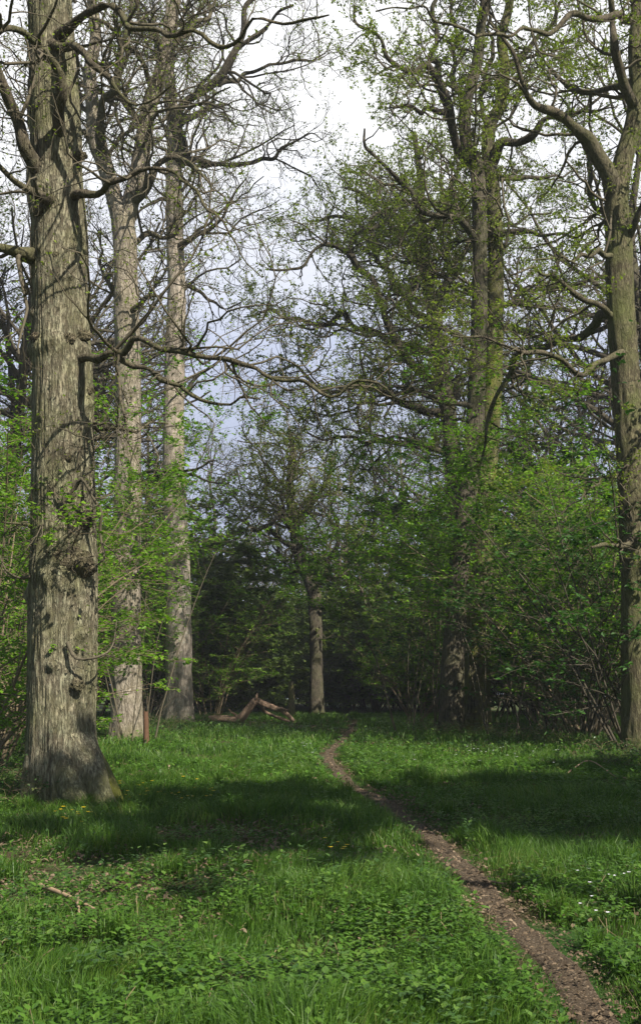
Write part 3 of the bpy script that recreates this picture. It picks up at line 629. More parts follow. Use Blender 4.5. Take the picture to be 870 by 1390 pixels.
# ------------------------------------------------------------------ template trees and shrubs, later copied whole
def wood_tree(name, H, r, nl, lmat, bmat, tmat, leafn, leafs, seed, spread=.32, t0=.35, dens=(1.5, 2.2, 2.6), up=.06):
    """a whole woodland tree at the origin"""
    rg = np.random.default_rng(seed)
    root = thing(name, '', 'tree', (0, 0, 0)); k = 9
    p = [(0, 0, -.2, r * 1.15)]; x = y = 0
    for i in range(1, k):
        x += rg.normal() * H * .012; y += rg.normal() * H * .012; p.append((x, y, H * i / (k - 1), r * (1 - .8 * i / (k - 1))))
    a = Acc(); bark_tube(a, np.array(p), 18, .4, .04, .05, .5, seed); tr = a.build('trunk', bmat, root)
    q, L = spline(np.array(p), S=24)
    P, R, LL = sprout(q[None, :, :3], q[None, :, 3], np.array([H]), nl / H / (1 - t0), H * spread, (35, 75), t0, 12, .6, .15, up, taper=.8, rg=rg)
    a = Acc(); tubes(a, P, np.maximum(R, .012), 6)
    P1, R1, L1 = sprout(P, R, LL, dens[0], H * .11, (30, 75), .1, 7, .6, .22, up, rg=rg); tubes(a, P1, R1, 4)
    P2, R2, L2 = sprout(P1, R1, L1, dens[1], H * .05, (30, 75), .1, 5, .6, .25, up, rmin=.006, rg=rg); tubes(a, P2, R2, 3)
    P3, R3, L3 = sprout(P2, R2, L2, dens[2], H * .026, (25, 70), .1, 3, .6, .25, up, rmin=.005, rg=rg); tubes(a, P3, R3, 3)
    br = a.build('branches', tmat, root, kind='stuff')
    kids = [tr, br]
    if leafn:
        lv = Acc(); leaves(lv, P3, leafn, leafs, .12, .4, .1, rg=rg); leaves(lv, P2, leafn, leafs, .12, .4, .3, rg=rg)
        kids.append(lv.build('leaves', lmat, root, smooth=False, kind='stuff'))
    KIDS[root.name] = kids; return root
def shrub(name, H, ns, lean, lmat, bmat, seed, leafn=7, leafs=.075, dens=(2.2, 3.4), cat='shrub', lens=(1.5, .6), rad0=.028, low=.15, dead=0):
    """a coppiced hazel: many arching stems, flat sprays of leaves"""
    rg = np.random.default_rng(seed); root = thing(name, '', cat, (0, 0, 0))
    an = rg.uniform(0, 2 * pi, ns); S = 14; P = np.empty((ns, S, 3)); R = np.empty((ns, S)); b = .35 * np.sqrt(rg.random(ns))
    P[:, 0] = np.stack([np.cos(an) * b, np.sin(an) * b, np.full(ns, -.05)], -1)
    d = unit(np.stack([np.cos(an) * lean * rg.uniform(.2, 1, ns), np.sin(an) * lean * rg.uniform(.2, 1, ns), np.ones(ns)], -1)); ln = H * rg.uniform(.6, 1.15, ns)
    o = np.stack([np.cos(an), np.sin(an), -.6 * np.ones(ns)], -1)
    for k in range(1, S):
        d = unit(d + rg.normal(size=d.shape) * .06 + o * .045 * lean * k / S * 2); P[:, k] = P[:, k - 1] + d * (ln / (S - 1))[:, None]
    R[:] = rad0 * rg.uniform(.5, 1.3, ns)[:, None] * np.linspace(1, .2, S)[None]
    a = Acc(); tubes(a, P, R, 6); st = a.build('stems', bmat, root)
    kids = [st]; a = Acc()
    P1, R1, L1 = sprout(P, R, ln, dens[0], lens[0], (45, 85), low, 7, .6, .16, .02, flat=.75, rg=rg); tubes(a, P1, R1, 4)
    P2, R2, L2 = sprout(P1, R1, L1, dens[1], lens[1], (35, 70), .1, 5, .6, .16, .0, flat=.8, rg=rg); tubes(a, P2, R2, 3)
    kids.append(a.build('twigs', bmat, root, kind='stuff'))
    if leafn:
        lv = Acc(); leaves(lv, P2, leafn, leafs, .06, .9, .05, .15, rg=rg); leaves(lv, P1, leafn * .7, leafs, .08, .9, .3, .15, rg=rg)
        kids.append(lv.build('leaves', lmat, root, smooth=False, kind='stuff'))
    KIDS[root.name] = kids; return root

USED = {}
def put(src, px, Y, s, rz, label, group=None, xy=None):
    """stand a template (first use) or a full copy of it at photo column px and distance Y"""
    x, y = xy if xy else ((px - CX) / F * math.hypot(Y, 0) / cos(TH) * 1.0, Y)
    loc = (x, y, float(gz(x, y)) - .03)
    if src.name in USED:
        o = copy_tree(src, loc, rz, s)
    else:
        USED[src.name] = 1; o = src; o.location = loc; o.rotation_euler = (0, 0, rz); o.scale = (s, s, s)
    o['label'] = label
    if group: o['group'] = group
    elif 'group' in o: del o['group']
    return o

HZ = [shrub('hazel_shrub', 6.2, 13, .55, L_HAZ, B_HAZEL, 31, 13, .085, (3.0, 4.0)),
      shrub('hazel_shrub', 5.0, 11, .8, L_HAZ, B_HAZEL, 32, 13, .085, (3.2, 4.0)),
      shrub('hazel_shrub', 7.0, 10, .4, L_HAZ, B_HAZEL, 33, 12, .09, (3.0, 4.0))]
HT = shrub('hazel_shrub', 7.2, 5, .4, L_HAZ, B_TWIG, 35, 16, .08, (6.0, 4.6), low=.5, lens=(1.9, .7), rad0=.017)
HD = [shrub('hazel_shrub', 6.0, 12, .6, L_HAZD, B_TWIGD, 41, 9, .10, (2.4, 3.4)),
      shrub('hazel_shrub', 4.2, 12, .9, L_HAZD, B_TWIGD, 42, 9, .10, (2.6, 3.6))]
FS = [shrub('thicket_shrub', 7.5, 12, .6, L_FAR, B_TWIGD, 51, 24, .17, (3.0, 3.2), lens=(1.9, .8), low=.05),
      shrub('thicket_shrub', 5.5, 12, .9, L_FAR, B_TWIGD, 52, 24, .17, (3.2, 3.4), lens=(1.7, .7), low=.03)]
BR = [shrub('bramble_bush', 1.5, 16, 1.5, L_BRAM, B_HAZEL, 61, 5, .07, (4, 4), 'bush', (.5, .22), .007, .1),
      shrub('bramble_bush', 1.0, 14, 1.7, L_BRAM, B_HAZEL, 62, 6, .06, (5, 4), 'bush', (.4, .2), .006, .1)]
DE = shrub('dead_thicket', 3.2, 26, 1.1, L_DEAD, B_TWIGP, 71, 0, .05, (1.2, 1.6), 'bush', (.9, .4), .02, .2)
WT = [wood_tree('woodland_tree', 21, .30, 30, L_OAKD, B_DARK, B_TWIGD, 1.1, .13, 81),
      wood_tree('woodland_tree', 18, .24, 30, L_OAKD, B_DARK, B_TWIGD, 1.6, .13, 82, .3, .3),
      wood_tree('woodland_tree', 23, .33, 28, L_FAR, B_OAK2, B_TWIGD, 2.2, .17, 83, .3, .25)]

# hazels on the left
for i, (k, px, Y, s, lab) in enumerate([
    (0, -10, 19, 1.0, 'bright green hazel filling the left edge just behind the huge oak'),
    (2, 8, 24, 1.25, 'tall hazel rising at the left edge behind the huge oak'),
    (1, -60, 15.5, .9, 'low hazel reaching in at the left edge beside the huge oak'),
    (0, 118, 42, 1.1, 'leafy hazel growing right behind the forked oak trunk'),
    (2, 207, 39, 1.0, 'thin stemmed hazel between the forked oak and the tall straight oak'),
    (3, 200, 26, 1.15, 'thin stemmed hazel with bright flat sprays in front of the tall straight oak'),
    (0, 290, 47, 1.05, 'hazel with lit leaves just right of the tall straight oak'),
    (2, 60, 30, 1.3, 'tall hazel hidden partly behind the huge oak trunk'),
    (2, 130, 40, 1.3, 'hazel deep in the wood between the two left trunks'),
    (1, 20, 34, 1.5, 'broad hazel in the wood beyond the left edge')]):
    put((HZ + [HT])[k], px, Y, s, i * 1.9 + .4, lab, 'hazels on the left of the clearing')
# hazels on the right
for i, (src, px, Y, s, lab) in enumerate([
    (HT, 715, 28.5, 1.2, 'hazel with bright sprays in front of the mossy oak trunk'),
    (HD[0], 770, 27, 1.1, 'hazel with shade toned leaves between the mossy trunk and the right edge oak'),
    (HT, 676, 27.5, 1.22, 'slender hazel hanging bright layered sprays across the upper stems of the paired trunks'),
    (HT, 548, 31, 1.05, 'slender hazel reaching furthest left toward the path end'),
    (HZ[1], 790, 28.5, 1.25, 'broad bright hazel in front of the bare coppice stems'),
    (HZ[0], 790, 32, 1.35, 'tall bright hazel beside the mossy oak trunk'),
    (HT, 585, 33, 1.15, 'young hazel arching up just left of the paired trunks'),
    (HZ[2], 600, 38, 1.1, 'hazel behind the paired trunks with pale sprays reaching left'),
    (HZ[1], 560, 39, .8, 'low lit hazel left of the paired trunks'),
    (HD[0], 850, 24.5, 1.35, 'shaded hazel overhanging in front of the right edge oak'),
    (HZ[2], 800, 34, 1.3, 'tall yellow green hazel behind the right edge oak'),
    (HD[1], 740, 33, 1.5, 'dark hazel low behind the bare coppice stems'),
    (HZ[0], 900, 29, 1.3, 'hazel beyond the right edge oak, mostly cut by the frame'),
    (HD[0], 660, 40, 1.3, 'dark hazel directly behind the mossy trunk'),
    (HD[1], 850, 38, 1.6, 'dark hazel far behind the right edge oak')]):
    put(src, px, Y, s, i * 1.3 + .2, lab, 'hazels on the right of the clearing')
put(DE, 775, 29.5, 1.0, .3, 'tangle of bare brown coppice stems on the right')
put(DE, 825, 29, .7, 2.1, 'tangle of bare leaning stems beside the right edge oak')
put(DE, 735, 34, .9, 4.1, 'bare leaning stems just right of the mossy trunk')
put(DE, 207, 36, .6, 1.1, 'bare upright stems between the two left trunks behind')

# bramble and ivy mounds
for i, (k, px, Y, s, lab) in enumerate([
    (0, 650, 28.5, .45, 'bramble mound at the foot of the paired trunks'),
    (1, 690, 26.5, .8, 'low bramble in front of the bare coppice stems'),
    (0, 760, 25, .7, 'bramble bank below the bare coppice stems'),
    (1, 820, 21, .8, 'bramble in front of the right edge oak'),
    (0, 850, 19, .6, 'dark bramble clump near the right edge oak foot'),
    (1, 790, 19, .7, 'sprawling low bramble on the right verge'),
    (0, 20, 13.8, .62, 'bramble clump at the foot of the huge oak, left side'),
    (1, -5, 15.8, 1.0, 'bramble behind the left side of the huge oak foot'),
    (0, 20, 22, .9, 'bramble bank far behind the huge oak at the left edge'),
    (0, 215, 31, .6, 'small bramble between the forked oak and straight oak'),
    (1, 300, 37, .8, 'low bramble around the thick end of the fallen branch'),
    (1, 590, 29.5, .7, 'small dark bramble left of the paired trunks')]):
    put(BR[k], px, Y, s, i * 2.3, lab, 'bramble mounds under the trees')

# dark wood closing the ride
far_s = [(296, 64, .8, 'left of the old oak, nearest the fallen branch'), (345, 68, 1.0, 'behind the fallen branch'), (385, 90, 1.1, 'just left of the old oak trunk'),
         (478, 84, 1.1, 'just right of the old oak trunk'), (585, 70, .9, 'in the dark right of where the path disappears'), (610, 62, .9, 'left of the paired trunks, far back'),
         (430, 92, 1.2, 'directly behind the old oak'), (260, 60, 1.1, 'behind the tall straight oak'), (665, 60, 1.1, 'behind the paired trunks'), (500, 76, 1.2, 'far back right of the old oak'),
         (350, 88, 1.1, 'deepest on the left of the old oak'), (310, 78, 1.0, 'deep in the wood behind the fallen branch'), (200, 58, 1.2, 'between the left trunks, far back'),
         (140, 50, 1.2, 'behind the forked oak, far back'), (60, 48, 1.3, 'behind the huge oak, far back'), (-20, 44, 1.3, 'beyond the left edge, far back'),
         (700, 50, 1.3, 'behind the bare coppice stems'), (780, 46, 1.3, 'behind the dark hazels on the right'), (860, 44, 1.3, 'far behind the right edge oak'),
         (560, 72, 1.3, 'deepest right of the old oak'), (420, 100, 1.4, 'closing the far end of the ride'), (480, 98, 1.4, 'at the very back right of the ride'), (380, 108, 1.3, 'at the very back left of the ride'),
         (530, 86, 1.0, 'between the old oak and the paired trunks'), (450, 86, 1.3, 'far behind the old oak on its right side'), (590, 84, 1.3, 'very far behind the paired trunks'), (240, 80, 1.3, 'very far back between the left trunks'), (330, 98, 1.3, 'very far back above the fallen branch')]
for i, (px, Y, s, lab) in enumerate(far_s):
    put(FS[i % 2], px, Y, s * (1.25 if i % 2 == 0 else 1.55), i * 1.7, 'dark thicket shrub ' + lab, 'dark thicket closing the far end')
far_t = [(0, 470, 92, .95, 'bare crowned tree far behind, right of the old oak'), (1, 510, 70, 1.0, 'slim dark tree right of the old oak'), (2, 545, 84, .95, 'dense tree far back near the paired trunks'),
         (0, 360, 120, .95, 'faint tree at the back left of the old oak'), (1, 310, 112, .8, 'faint bare tree above the fallen branch, far back'), (2, 610, 64, 1.0, 'dense dark tree behind the paired trunks'),
         (0, 720, 56, 1.0, 'tall tree behind the bare coppice stems'), (1, 800, 60, 1.1, 'tree behind the hazels on the right'), (2, 850, 52, 1.1, 'dense tree behind the right edge oak'),
         (0, 890, 36, 1.1, 'tree just outside the right edge, crown reaching in'), (1, 120, 54, 1.1, 'tree far behind the huge oak and forked oak'), (0, 40, 44, 1.1, 'tree behind the huge oak trunk, left edge'),
         (2, -30, 50, 1.0, 'dense tree beyond the left edge'), (1, 200, 66, 1.0, 'tree far back between the left trunks'), (0, 275, 84, .9, 'thin tree far back right of the straight oak'),
         (2, 420, 124, 1.0, 'dense tree at the very back behind the old oak'), (1, 660, 76, 1.1, 'tree far back right of the paired trunks'), (0, 0, 33, .9, 'tree at the left edge behind the hazels')]
for i, (k, px, Y, s, lab) in enumerate(far_t):
    put(WT[k], px, Y, s, i * 2.1 + .5, lab, 'background trees of the wood')

# trees beside and behind the camera: the wood that throws the shade across the grass
SM = wood_tree('young_tree', 10.5, .12, 26, L_HAZ, B_DARK, B_TWIGD, 14.0, .15, 91, .24, .62, (3.0, 3.4, 3.4), .0)
for i, (k, x, y, s, lab) in enumerate([
    (SM, 5.2, 4.3, 1.0, 'young tree with a flat dense crown close on the right, outside the view'), (SM, 7.4, 6.2, 1.0, 'young tree with a flat dense crown, second outside the view on the right'),
    (SM, 9.6, 8.0, 1.0, 'young tree with a flat dense crown, third outside the view on the right'), (SM, 12, 10.0, 1.05, 'young tree with a flat dense crown, furthest outside the view on the right'),
    (SM, 8.6, 4.5, 1.0, 'young tree with a flat dense crown, behind the second one outside the view'), (SM, 10.2, 5.6, 1.0, 'young tree with a flat dense crown, behind the third one outside the view'),
    (WT[1], 19, 17, .9, 'tree right of the clearing, outside the view'),
 
    (WT[2], 25, 40, 1.1, 'large dense tree on the far right of the wood'),
    (WT[2], 22, 60, 1.1, 'large dense tree deepest on the right'), (WT[1], 15, 74, 1.0, 'tree at the back right of the wood'),
    (WT[0], -14, 10, 1.0, 'tree left of the clearing, outside the view')]):
    put(k, 0, 0, s, i * 1.1, lab, 'background trees of the wood', (x, y))

# ------------------------------------------------------------------ haze of the spring wood
hz = Acc(); hx, hy0, hy1, h0, h1 = 500, -210, 950, -30, 45
c = [(x_, y_, z_) for z_ in (h0, h1) for y_ in (hy0, hy1) for x_ in (-hx, hx)]
hz.add(c, [(0, 2, 3, 1), (4, 5, 7, 6), (0, 1, 5, 4), (2, 6, 7, 3), (0, 4, 6, 2), (1, 3, 7, 5)])
m, nt, o = mat('haze_air'); v = N(nt, 'ShaderNodeVolumePrincipled', Density=.0006); v.inputs['Color'].default_value = (.85, .9, 1, 1); nt.links.new(v.outputs[0], o.inputs['Volume'])
hz.build('haze', m, smooth=False, kind='stuff')
cy.volume_bounces = 0

# ------------------------------------------------------------------ fallen branch, posts, sticks
def log(name, label, cat, Y0, lines, m, K=16, ridge=.1, lump=.2, freq=14, parts=('log',), lift=True):
    a0 = px_limb(lines[0], Y0); base = a0[0, :3].copy(); root = thing(name, label, cat, base)
    for i, l in enumerate(lines):
        t = px_limb(l, Y0); a = Acc(); bark_tube(a, wobble(t, 60 + i, .8) if i else t, K if i == 0 else 10, .04, ridge, lump, 0, 5 + i, (), freq)
        a.build(parts[min(i, len(parts) - 1)], m, root, base)
    return root
M_LOG = bark('weathered_wood', (.46, .32, .23), (.08, .05, .035), (.27, .19, .13), .4, 2.0, .7, (.33, .2, .14), .3)
log('fallen_branch', 'kinked reddish brown fallen branch arched over the grass by the tall straight oak', 'branch', 36,
    [[(283, 975, 3.7), (300, 975, 4.1), (320, 977, 4.4), (329, 973, 5.0), (333, 968, 4.7), (342, 956, 4.4), (346, 952, 4.8), (350, 951, 4.1), (355, 954, 3.6), (372, 961, 3.5), (382, 964, 3.3), (390, 970, 2.8), (399, 979, 2.1)],
     [(352, 954, 3.3), (358, 962, 2.8, .3), (366, 969, 2.7, .4), (378, 975, 2.5, .4), (392, 979, 2.0, .3)],
     [(377, 962, 2.7), (388, 963, 2.3, -.2), (395, 966, 1.3, -.3)], [(346, 954, 2.5), (347, 946, 1.9, -.1), (351, 941, 1.0, -.1)], [(322, 975, 2.5), (316, 968, 1.6, -.1), (312, 964, 0.8, -.2)]], M_LOG, parts=('limb', 'side_branch'))
M_STUMP = bark('dead_wood', (.33, .27, .16), (.06, .05, .03), (.22, .23, .08), .6, 1.5, .6, (.28, .25, .14))
def post(name, label, Y0, px, ytop, ybot, rpx, m, slant=0):
    top = at(px + slant, ytop, Y0); b = at(px, ybot, Y0); g0 = b.copy(); g0[2] = float(gz(b[0], b[1]))
    r = rpx * Y0 / F; a = Acc(); pts = [(*(g0 - [0, 0, .1]), r * 1.15), (*(g0 + (top - g0) * .35), r), (*(g0 + (top - g0) * .7), r * .95), (*top, r * .82)]
    bark_tube(a, np.array(pts), 20, .04, .06, .1, 0, 3, (), 10)
    root = thing(name, label, 'post', g0); a.build('shaft', m, root, g0)
    a = Acc(); an = np.arange(20) * 2 * pi / 20; jag = .03 * RG.random(20)
    a.add(np.concatenate([top + np.stack([np.cos(an) * r * .84, np.sin(an) * r * .84, jag - .01], -1), [top + [0, 0, -.02]]]), t=[(i, (i + 1) % 20, 20) for i in range(20)])
    a.build('broken_top', m, root, g0); return root
post('dead_stump', 'tall thin dead stump, mossy, left of the old oak trunk', 48, 396, 925, 983, 4.2, M_STUMP, -1)
M_POST = plain('old_post_wood', (.16, .085, .05), .9, (.07, .04, .025), 12)
post('wooden_post', 'short brown wooden post at the foot of the forked oak', 25, 199, 966, 1012, 3.6, M_POST, -1)

def ground_stick(label, ends, r, m, fork=None):
    P = []
    for (px, py, h) in ends:
        q = on_ground(px, py); q[2] = float(gz(q[0], q[1])) + h; P.append(q)
    base = P[0].copy(); root = thing('fallen_stick', label, 'stick', base, 'dead sticks lying in the grass')
    pts = np.array([(*q, r * (1 - .5 * i / len(P))) for i, q in enumerate(P)]); a = Acc(); bark_tube(a, pts, 10, .03, .06, .12, 0, 4, (), 8); a.build('stick', m, root, base)
    if fork:
        q0 = pts[len(P) // 2, :3]; q1 = on_ground(fork[0], fork[1]); q1[2] += fork[2]
        a = Acc(); bark_tube(a, np.array([(*q0, r * .7), (*((q0 + q1) / 2 + [0, 0, .01]), r * .6), (*q1, r * .35)]), 8, .03, .05, .1, 0, 6); a.build('twig', m, root, base)
    return root
M_STICK = plain('barkless_stick', (.42, .31, .2), .8, (.22, .14, .09), 14)
ground_stick('pale broken stick lying in the grass at lower left', [(54, 1228, .13), (80, 1236, .12), (104, 1243, .10), (132, 1254, .08)], .017, M_STICK, (108, 1258, .06))
ground_stick('thin twig lying across the path near the bottom', [(655, 1200, .03), (690, 1206, .035), (725, 1202, .05)], .007, M_STICK)
ground_stick('thin stick in the grass on the right verge', [(770, 1060, .12), (800, 1050, .2), (838, 1066, .1)], .012, M_STICK)

# ------------------------------------------------------------------ grass, herbs, litter
def scatter(n, y0, y1, pw=1.0, half=.36, rg=RG):
    """points on the ground in a wedge wider than the view"""
    u = rg.random(n); y = (y0 ** (2 - pw) + u * (y1 ** (2 - pw) - y0 ** (2 - pw))) ** (1 / (2 - pw)) if pw != 2 else y0 * (y1 / y0) ** u
    x = rg.uniform(-1, 1, n) * (half * y + 1.2); return x, y
def gh(x, y): return gz(x, y) + .02 * n2(x, y, 1.7, 3)
TR_XY = [(at(88, 1060, YA)[0], YA, .5), (at(173, 950, YB)[0], YB, .45), (at(243, 950, YC)[0], YC, .5), (at(611, 950, YD)[0], YD, .4), (at(646, 950, YD + 1.2)[0], YD + 1.2, .4), (at(866, 950, YE)[0], YE, .4)]
def clear(x, y, k=1.0):
    m = path_d(x, y) > k
    for (a, b, r) in TR_XY: m &= (x - a) ** 2 + (y - b) ** 2 > r * r
    return m
def grass(acc, n, y0, y1, h, wd, pw):
    rg = RG; x, y = scatter(n, y0, y1, pw)
    pd = path_d(x, y); edge = .95 + .45 * n2(x, y, 2.2, 3)
    tuft = n2(x, y, 1.1, 3); bare = n2(x + 31, y - 7, .55, 2)
    gl = (np.abs(y - 36) < 2.2) & (x > -4.0) & (x < -.7)      # shorter sward round the fallen branch
    m = clear(x, y, 0) & ((~gl) | (rg.random(len(x)) < .35)) & (pd > edge * rg.uniform(.8, 1.25, len(x))) & (rg.random(len(x)) < np.clip(1.0 + bare * .7 + tuft * .4, .12, 1))
    x, y, pd, tuft = x[m], y[m], pd[m], tuft[m]; n = len(x)
    # gather into tufts
    x = x + rg.normal(size=n) * .01
    hh = h * rg.uniform(.35, 1.15, n) * np.clip(1 + tuft * 1.0, .22, 2.2) * np.clip((pd - .6) * .5, .25, 1)
    an = rg.uniform(0, 2 * pi, n); lean = rg.uniform(.1, .75, n) * hh
    wa = n2(x * 1.0 + 5, y, 2.4, 2) * 2.5 + an * .5; dx, dy = np.cos(wa), np.sin(wa)
    fx, fy = np.cos(an) * wd * .5 * rg.uniform(.6, 1.3, n), np.sin(an) * wd * .5
    z = gh(x, y) - .01
    b = np.stack([x, y, z], -1); s = np.stack([fx, fy, 0 * fx], -1)
    md = b + np.stack([dx * lean * .35, dy * lean * .35, hh * .6], -1); tp = b + np.stack([dx * lean, dy * lean, hh * rg.uniform(.75, 1, n)], -1)
    v = np.stack([b - s, b + s, md + s * .8, md - s * .8, tp], 1)
    i = np.arange(n)[:, None] * 5; acc.add(v, i + [0, 1, 2, 3], i + [3, 2, 4])
a = Acc()
grass(a, 150000, 4.6, 10, .13, .006, 1)
grass(a, 230000, 10, 22, .15, .010, 1)
grass(a, 170000, 22, 62, .17, .022, 1)
# rank tufts against the foot of the huge oak and scattered through the sward
rt = np.random.default_rng(55); tx = np.concatenate([at(88, 1060, YA)[0] + rt.uniform(-1.1, 1.4, 26), rt.uniform(-4, 5, 70)]); ty = np.concatenate([YA - .62 + rt.normal(size=26) * .14, rt.uniform(6, 22, 70)])
k_ = path_d(tx, ty) > 1.8; tx, ty = tx[k_], ty[k_]; q_ = 130; n_ = len(tx) * q_; hs = np.repeat(rt.uniform(.16, .34, len(tx)), q_)
X_ = np.repeat(tx, q_) + rt.normal(size=n_) * .045; Y_ = np.repeat(ty, q_) + rt.normal(size=n_) * .045; an_ = rt.uniform(0, 2 * pi, n_); hh_ = hs * rt.uniform(.5, 1.1, n_); ln_ = hh_ * rt.uniform(.2, .9, n_)
b_ = np.stack([X_, Y_, gh(X_, Y_) - .01], -1); s_ = np.stack([-np.sin(an_), np.cos(an_), 0 * an_], -1) * .0035; d_ = np.stack([np.cos(an_), np.sin(an_), 0 * an_], -1)
m_ = b_ + d_ * ln_[:, None] * .35 + np.array([0, 0, 1]) * hh_[:, None] * .65; t_ = b_ + d_ * ln_[:, None] + np.array([0, 0, 1]) * hh_[:, None] * .85
i_ = np.arange(n_)[:, None] * 5; a.add(np.stack([b_ - s_, b_ + s_, m_ + s_ * .8, m_ - s_ * .8, t_], 1), i_ + [0, 1, 2, 3], i_ + [3, 2, 4])
a.build('grass', L_GRASS, smooth=False, kind='stuff')

def herbs(acc, n, y0, y1, size, patch_s, thr, seed, hmax=.14, nl=6):
    rg = np.random.default_rng(seed); x, y = scatter(n, y0, y1, 1, rg=rg)
    m = clear(x, y, 1.5) & (n2(x + seed, y, patch_s, 2) + rg.normal(size=n) * .15 > thr); x, y = x[m], y[m]; n = len(x)
    h = hmax * rg.uniform(.25, 1, n); z = gh(x, y)
    X = np.repeat(x, nl); Yy = np.repeat(y, nl); k = np.tile(np.arange(nl), n); H = np.repeat(h, nl) * (.35 + .65 * (k // 2 + 1) / (nl / 2)); Z = np.repeat(z, nl) + H
    an = np.repeat(rg.uniform(0, 2 * pi, n), nl) + k * 2.4 + rg.normal(size=n * nl) * .3; l = (size * rg.uniform(.6, 1.25, n * nl))[:, None]
    el = rg.uniform(-.25, .6, n * nl); d = np.stack([np.cos(an) * np.cos(el), np.sin(an) * np.cos(el), np.sin(el)], -1)
    s = np.stack([-np.sin(an), np.cos(an), 0 * an], -1); u = np.cross(s, d) * -1; u = np.where(u[:, 2:3] < 0, -u, u)
    p = np.stack([X, Yy, Z], -1) + d * l * .25
    v = np.stack([p, p + d * l * .35 + s * l * .3 + u * l * .1, p + d * l * .7 + s * l * .2 + u * l * .05, p + d * l, p + d * l * .7 - s * l * .2 + u * l * .05, p + d * l * .35 - s * l * .3 + u * l * .1], 1)
    i = np.arange(len(p))[:, None] * 6; acc.add(v, np.concatenate([i + [0, 1, 2, 5], i + [5, 2, 3, 4]]))
a = Acc()
herbs(a, 7500, 4.6, 9.0, .044, 1.1, -.12, 201, .16)
herbs(a, 3500, 4.6, 12, .028, 1.7, -.1, 204, .09, 8)
herbs(a, 8000, 8, 16, .05, .7, .15, 202)
herbs(a, 14000, 15, 42, .085, .35, .0, 203, .16, 5)
a.build('ground_herbs', L_HERB, smooth=False, kind='stuff')
a = Acc(); herbs(a, 1500, 4.6, 11, .06, .8, .25, 207, .22, 8); herbs(a, 5000, 4.6, 14, .04, 1.5, .1, 208, .22, 5); herbs(a, 5000, 14, 40, .09, .3, .25, 209, .3, 6)
a.build('young_nettles', L_NET, smooth=False, kind='stuff')
a = Acc(); rg_ = np.random.default_rng(77); x_, y_ = scatter(1300, 4.6, 22, 1, rg=rg_); m_ = clear(x_, y_, 1.0); x_, y_ = x_[m_], y_[m_]; n_ = len(x_)
an_ = rg_.uniform(0, 2 * pi, n_); h_ = rg_.uniform(.0, .16, n_); l_ = rg_.uniform(.05, .2, n_)
b_ = np.stack([x_, y_, gh(x_, y_)], -1); t_ = b_ + np.stack([np.cos(an_) * l_, np.sin(an_) * l_, h_], -1)
tubes(a, np.stack([b_, (b_ + t_) / 2 + rg_.normal(size=(n_, 3)) * .02, t_], 1), np.full((n_, 3), .0016) * rg_.uniform(.6, 1.6, n_)[:, None], 3)
a.build('dead_stems', M_STRAW, smooth=False, kind='stuff')

def litter(acc, n, y0, y1, size, onpath, seed):
    rg = np.random.default_rng(seed); x, y = scatter(n, y0, y1, 1, rg=rg); pd = path_d(x, y)
    m = (pd < 1.6) & (rg.random(n) < .9) if onpath else (n2(x + 31, y - 7, .55, 2) + rg.normal(size=n) * .3 < -.22)
    x, y = x[m], y[m]; n = len(x); an = rg.uniform(0, 2 * pi, n); l = (size * rg.uniform(.5, 1.3, n))[:, None]
    d = np.stack([np.cos(an), np.sin(an), rg.normal(size=n) * .25], -1); s = np.stack([-np.sin(an), np.cos(an), rg.normal(size=n) * .3], -1)
    p = np.stack([x, y, gh(x, y) + .02 + .015 * rg.random(n)], -1) + (0 if onpath else np.array([0, 0, .03]))
    c = np.array([0, 0, .2])
    v = np.stack([p, p + d * l * .35 + s * l * .3 + c * l, p + d * l * .75 + s * l * .22 + c * l, p + d * l, p + d * l * .75 - s * l * .22 + c * l, p + d * l * .35 - s * l * .3 + c * l], 1)
    i = np.arange(n)[:, None] * 6; acc.add(v, np.concatenate([i + [0, 1, 2, 5], i + [5, 2, 3, 4]]))
a = Acc(); litter(a, 22000, 4.6, 14, .03, True, 301); litter(a, 70000, 4.6, 14, .014, True, 306); litter(a, 40000, 14, 45, .045, True, 302); litter(a, 26000, 4.6, 14, .042, False, 303); litter(a, 20000, 14, 42, .06, False, 304)
a.build('fallen_leaves', L_DEAD, smooth=False, kind='stuff')

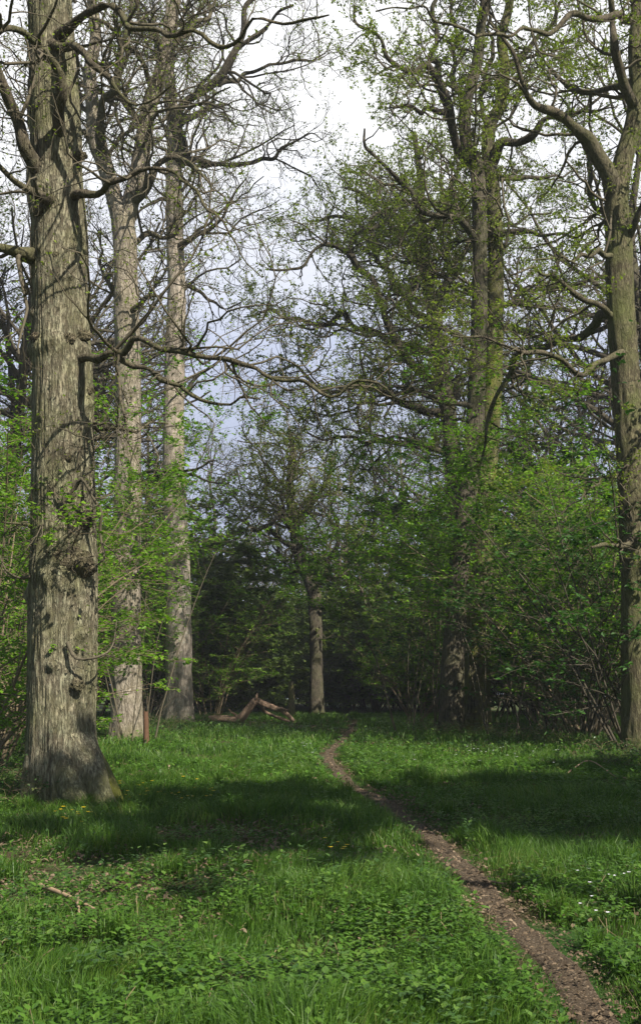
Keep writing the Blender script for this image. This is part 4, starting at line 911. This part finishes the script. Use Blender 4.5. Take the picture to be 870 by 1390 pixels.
# ------------------------------------------------------------------ flowers, each a thing
M_YEL = plain('yellow_petal', (.75, .55, .02), .5, (.6, .42, .01), 30, 0); M_WHT = plain('white_petal', (.8, .8, .82), .6, (.65, .65, .7), 30, 0)
M_STEM = plain('flower_stem', (.06, .15, .03), .6, (.04, .1, .02), 30, 0)
def flower(name, m, R_, n, h):
    root = thing(name, '', 'flower', (0, 0, 0)); a = Acc()
    for k in range(n):
        an = k * 2 * pi / n; d = np.array([cos(an), sin(an), .25]); s = np.array([-sin(an), cos(an), 0])
        c = np.array([0, 0, h]); a.add([c, c + d * R_ * .5 + s * R_ * .28, c + d * R_, c + d * R_ * .5 - s * R_ * .28], q=[(0, 1, 2, 3)])
    p = a.build('petals', m, root, smooth=False); a = Acc(); tubes(a, np.array([[(0, 0, -.02), (.01, 0, h * .5), (0, 0, h)]]), np.array([[.002, .0018, .0015]]), 4)
    s = a.build('stem', M_STEM, root); KIDS[root.name] = [p, s]; return root
fy, fw = flower('yellow_flower', M_YEL, .024, 8, .17), flower('white_flower', M_WHT, .02, 7, .15)
rf = random.Random(5)
def sow(src, n, box, s, label, group):
    for k in range(n):
        px, py = rf.uniform(box[0], box[2]), rf.uniform(box[1], box[3]); q = on_ground(px, py)
        if path_d(q[0], q[1]) < 1.4: continue
        o = put(src, 0, 0, s * rf.uniform(.85, 1.2), rf.uniform(0, 6), label, group, (q[0], q[1]))
sow(fy, 12, (75, 1118, 125, 1136), 1.15, 'yellow flower in the tufts in front of the huge oak foot', 'yellow flowers in front of the huge oak')
sow(fy, 34, (150, 1072, 290, 1100), 1.1, 'yellow flower in the shaded grass right of the huge oak foot', 'yellow flowers right of the huge oak')
sow(fy, 6, (440, 1155, 480, 1185), 1.0, 'yellow flower in the grass left of the path', 'yellow flowers left of the path')
sow(fw, 34, (560, 1020, 760, 1050), 1.2, 'tiny white flower in the grass below the paired trunks', 'white flowers below the paired trunks')
sow(fw, 9, (395, 1018, 425, 1036), 1.3, 'tiny white flower left of the path far down the clearing', 'white flowers left of the far path')
sow(fw, 12, (780, 1195, 870, 1270), .9, 'small white flower in the grass at lower right', 'white flowers at lower right')
for t in HZ + [HT] + HD + FS + BR + [DE] + WT:
    if t.name not in USED:
        for c in KIDS[t.name]: bpy.data.objects.remove(c)
        bpy.data.objects.remove(t)
print('tris', sum(len(m.polygons) for m in bpy.data.meshes))
